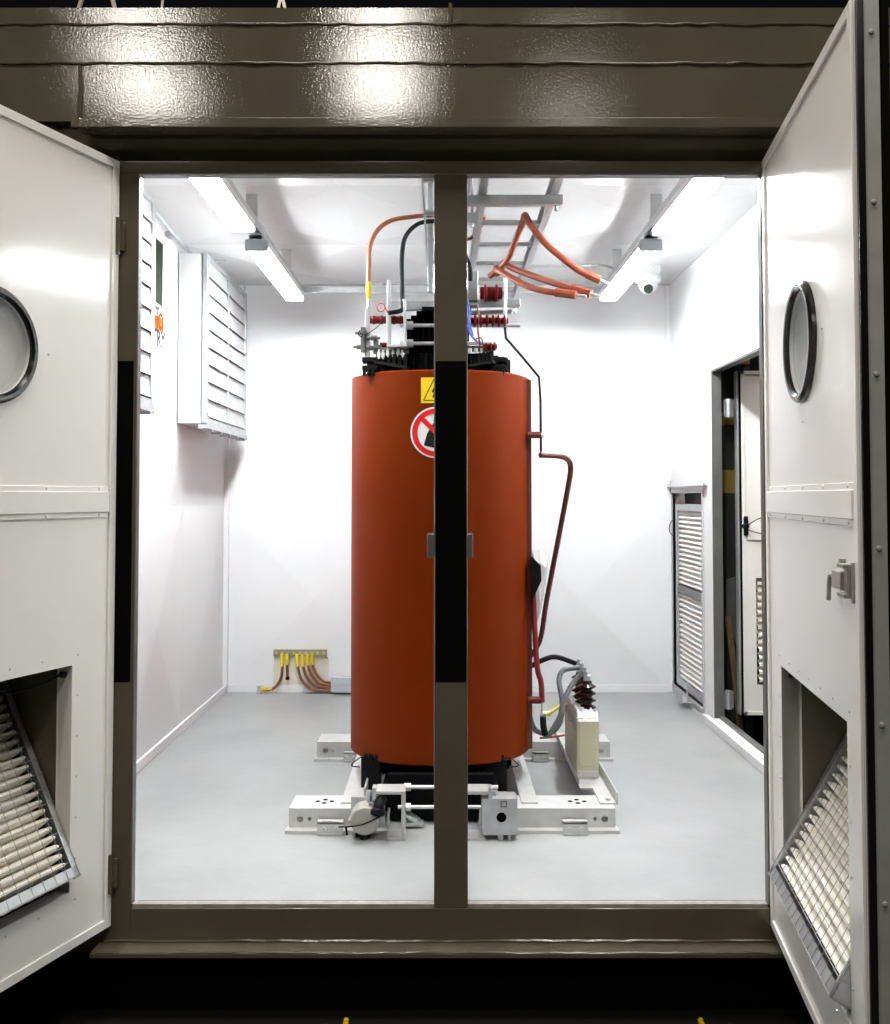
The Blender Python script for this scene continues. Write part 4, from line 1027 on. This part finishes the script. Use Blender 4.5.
tag(po_, 'dull yellow plate just above the side door', 'plate')
q0 = P(729, 580, 2.75); q1 = P(737, 640, 2.75)
m = MB(); m.prism([(0, 0), (.055, .02), (.06, -.40), (.0, -.22)], (q0.x-.02, 2.75, q0.z), XE, ZE, .012)
tag(m.build('sheet_metal_scrap', STEELGREY), 'grey sheet metal scrap leaning in the gap beside the side door', 'metal panel')
m = MB(); a, b = P(728, 616, 2.72), P(734, 670, 2.74); b = a+(b-a)*((GZ-a.z)/(b.z-a.z)); m.beam(a, b, .02, .03)
tag(m.build('wooden_batten', mat('pale_wood', (.25, .17, .08), .6, 0, 20, .2)), 'narrow wooden batten leaning beside the side door', 'batten')

# ------------------------------------------------------------------ hall: floor, pipes, lamps
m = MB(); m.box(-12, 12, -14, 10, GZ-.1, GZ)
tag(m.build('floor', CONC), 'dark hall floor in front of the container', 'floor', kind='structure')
for i, (px, w, lb) in enumerate(((346, .018, 'small yellow floor marker left of centre below the container'), (701, .016, 'small yellow floor marker right of centre below the container'))):
    p = F(px, 1022, GZ+.01); m = MB(); m.box(p.x-w/2, p.x+w/2, p.y-.02, p.y+.015, GZ, GZ+.016, .003); m.box(p.x-w/3, p.x+w/3, p.y-.012, p.y+.007, GZ+.016, GZ+.022, .002)
    tag(m.build('floor_marker', YELLOW), lb, 'floor marker', 'yellow floor markers')
for i, (px, dx, w, lb) in enumerate(((62, 40, .03, 'pale roof brace leftmost above the olive header'), (128, -30, .035, 'pale roof brace second from the left above the header'), (158, 10, .02, 'thin upright roof brace above the header'), (268, 25, .03, 'roof brace sloping above the header left of its weld'), (298, -30, .03, 'rightmost roof brace above the header'))):
    a = P(px, 20, 6.0); b = P(px+dx, -60, 6.0); m = MB(); m.beam(a-ZE*.4, b, w, w, (0, 1, 0))
    tag(m.build('roof_brace', PIPEM), lb, 'roof brace', 'hall roof braces')
for i in range(5):
    a = P(-40+i*250, 6+i%2*2, 7.0); m = MB(); m.beam((a.x, 7.0, a.z), (a.x+1.7, 7.0, a.z+.02), .05, .03)
def lamp(x, y, zz, pw, sx, label, sy=None, col=(1, .95, .87)):
    l = bpy.data.lights.new('hall_lamp', 'AREA'); l.shape = 'RECTANGLE'; l.size = sx; l.size_y = sy or sx; l.energy = pw; l.color = col
    o = bpy.data.objects.new('hall_lamp', l); C.objects.link(o); o.location = (x, y, zz)
    tag(o, label, 'lamp', 'hall lamps'); return o
lamp(-2.95, -6, 5.42, 105, .75, 'left hall lamp hanging in front of the container')
lamp(-.62, -6, 5.44, 105, .6, 'middle hall lamp hanging in front of the container')
lamp(1.31, -6.5, 5.36, 14, .7, 'right hall lamp hanging in front of the container', .25)
lamp(-1.5, 3.2, 8.6, 420, 1.0, 'added light above the container roof for the roof braces')  # added, unseen: brightens the roof braces from the front
lamp(-1.0, -2.2, 6.5, 130, 1.2, 'added left fill light high above the doors')  # added overhead fill for the container front and doors
lamp(1.4, -2.2, 6.5, 130, 1.2, 'added right fill light high above the doors')  # second added overhead fill, on the right

lamp(3.6, .6, 4.2, 110, .8, 'side hall lamp hanging beyond the side doorway')

# ------------------------------------------------------------------ world and view
w = bpy.data.worlds.new('world'); bpy.context.scene.world = w; w.use_nodes = True
w.node_tree.nodes['Background'].inputs['Color'].default_value = (.9, .92, 1, 1)
w.node_tree.nodes['Background'].inputs['Strength'].default_value = .004
sc = bpy.context.scene
sc.view_settings.view_transform = 'Standard'; sc.view_settings.look = 'None'; sc.view_settings.gamma = 1; sc.view_settings.use_curve_mapping = False
sc.view_settings.exposure = 0
sc.cycles.use_denoising = True
sc.cycles.max_bounces = 12; sc.cycles.diffuse_bounces = 8; sc.cycles.transparent_max_bounces = 12
sc.cycles.sample_clamp_indirect = 8
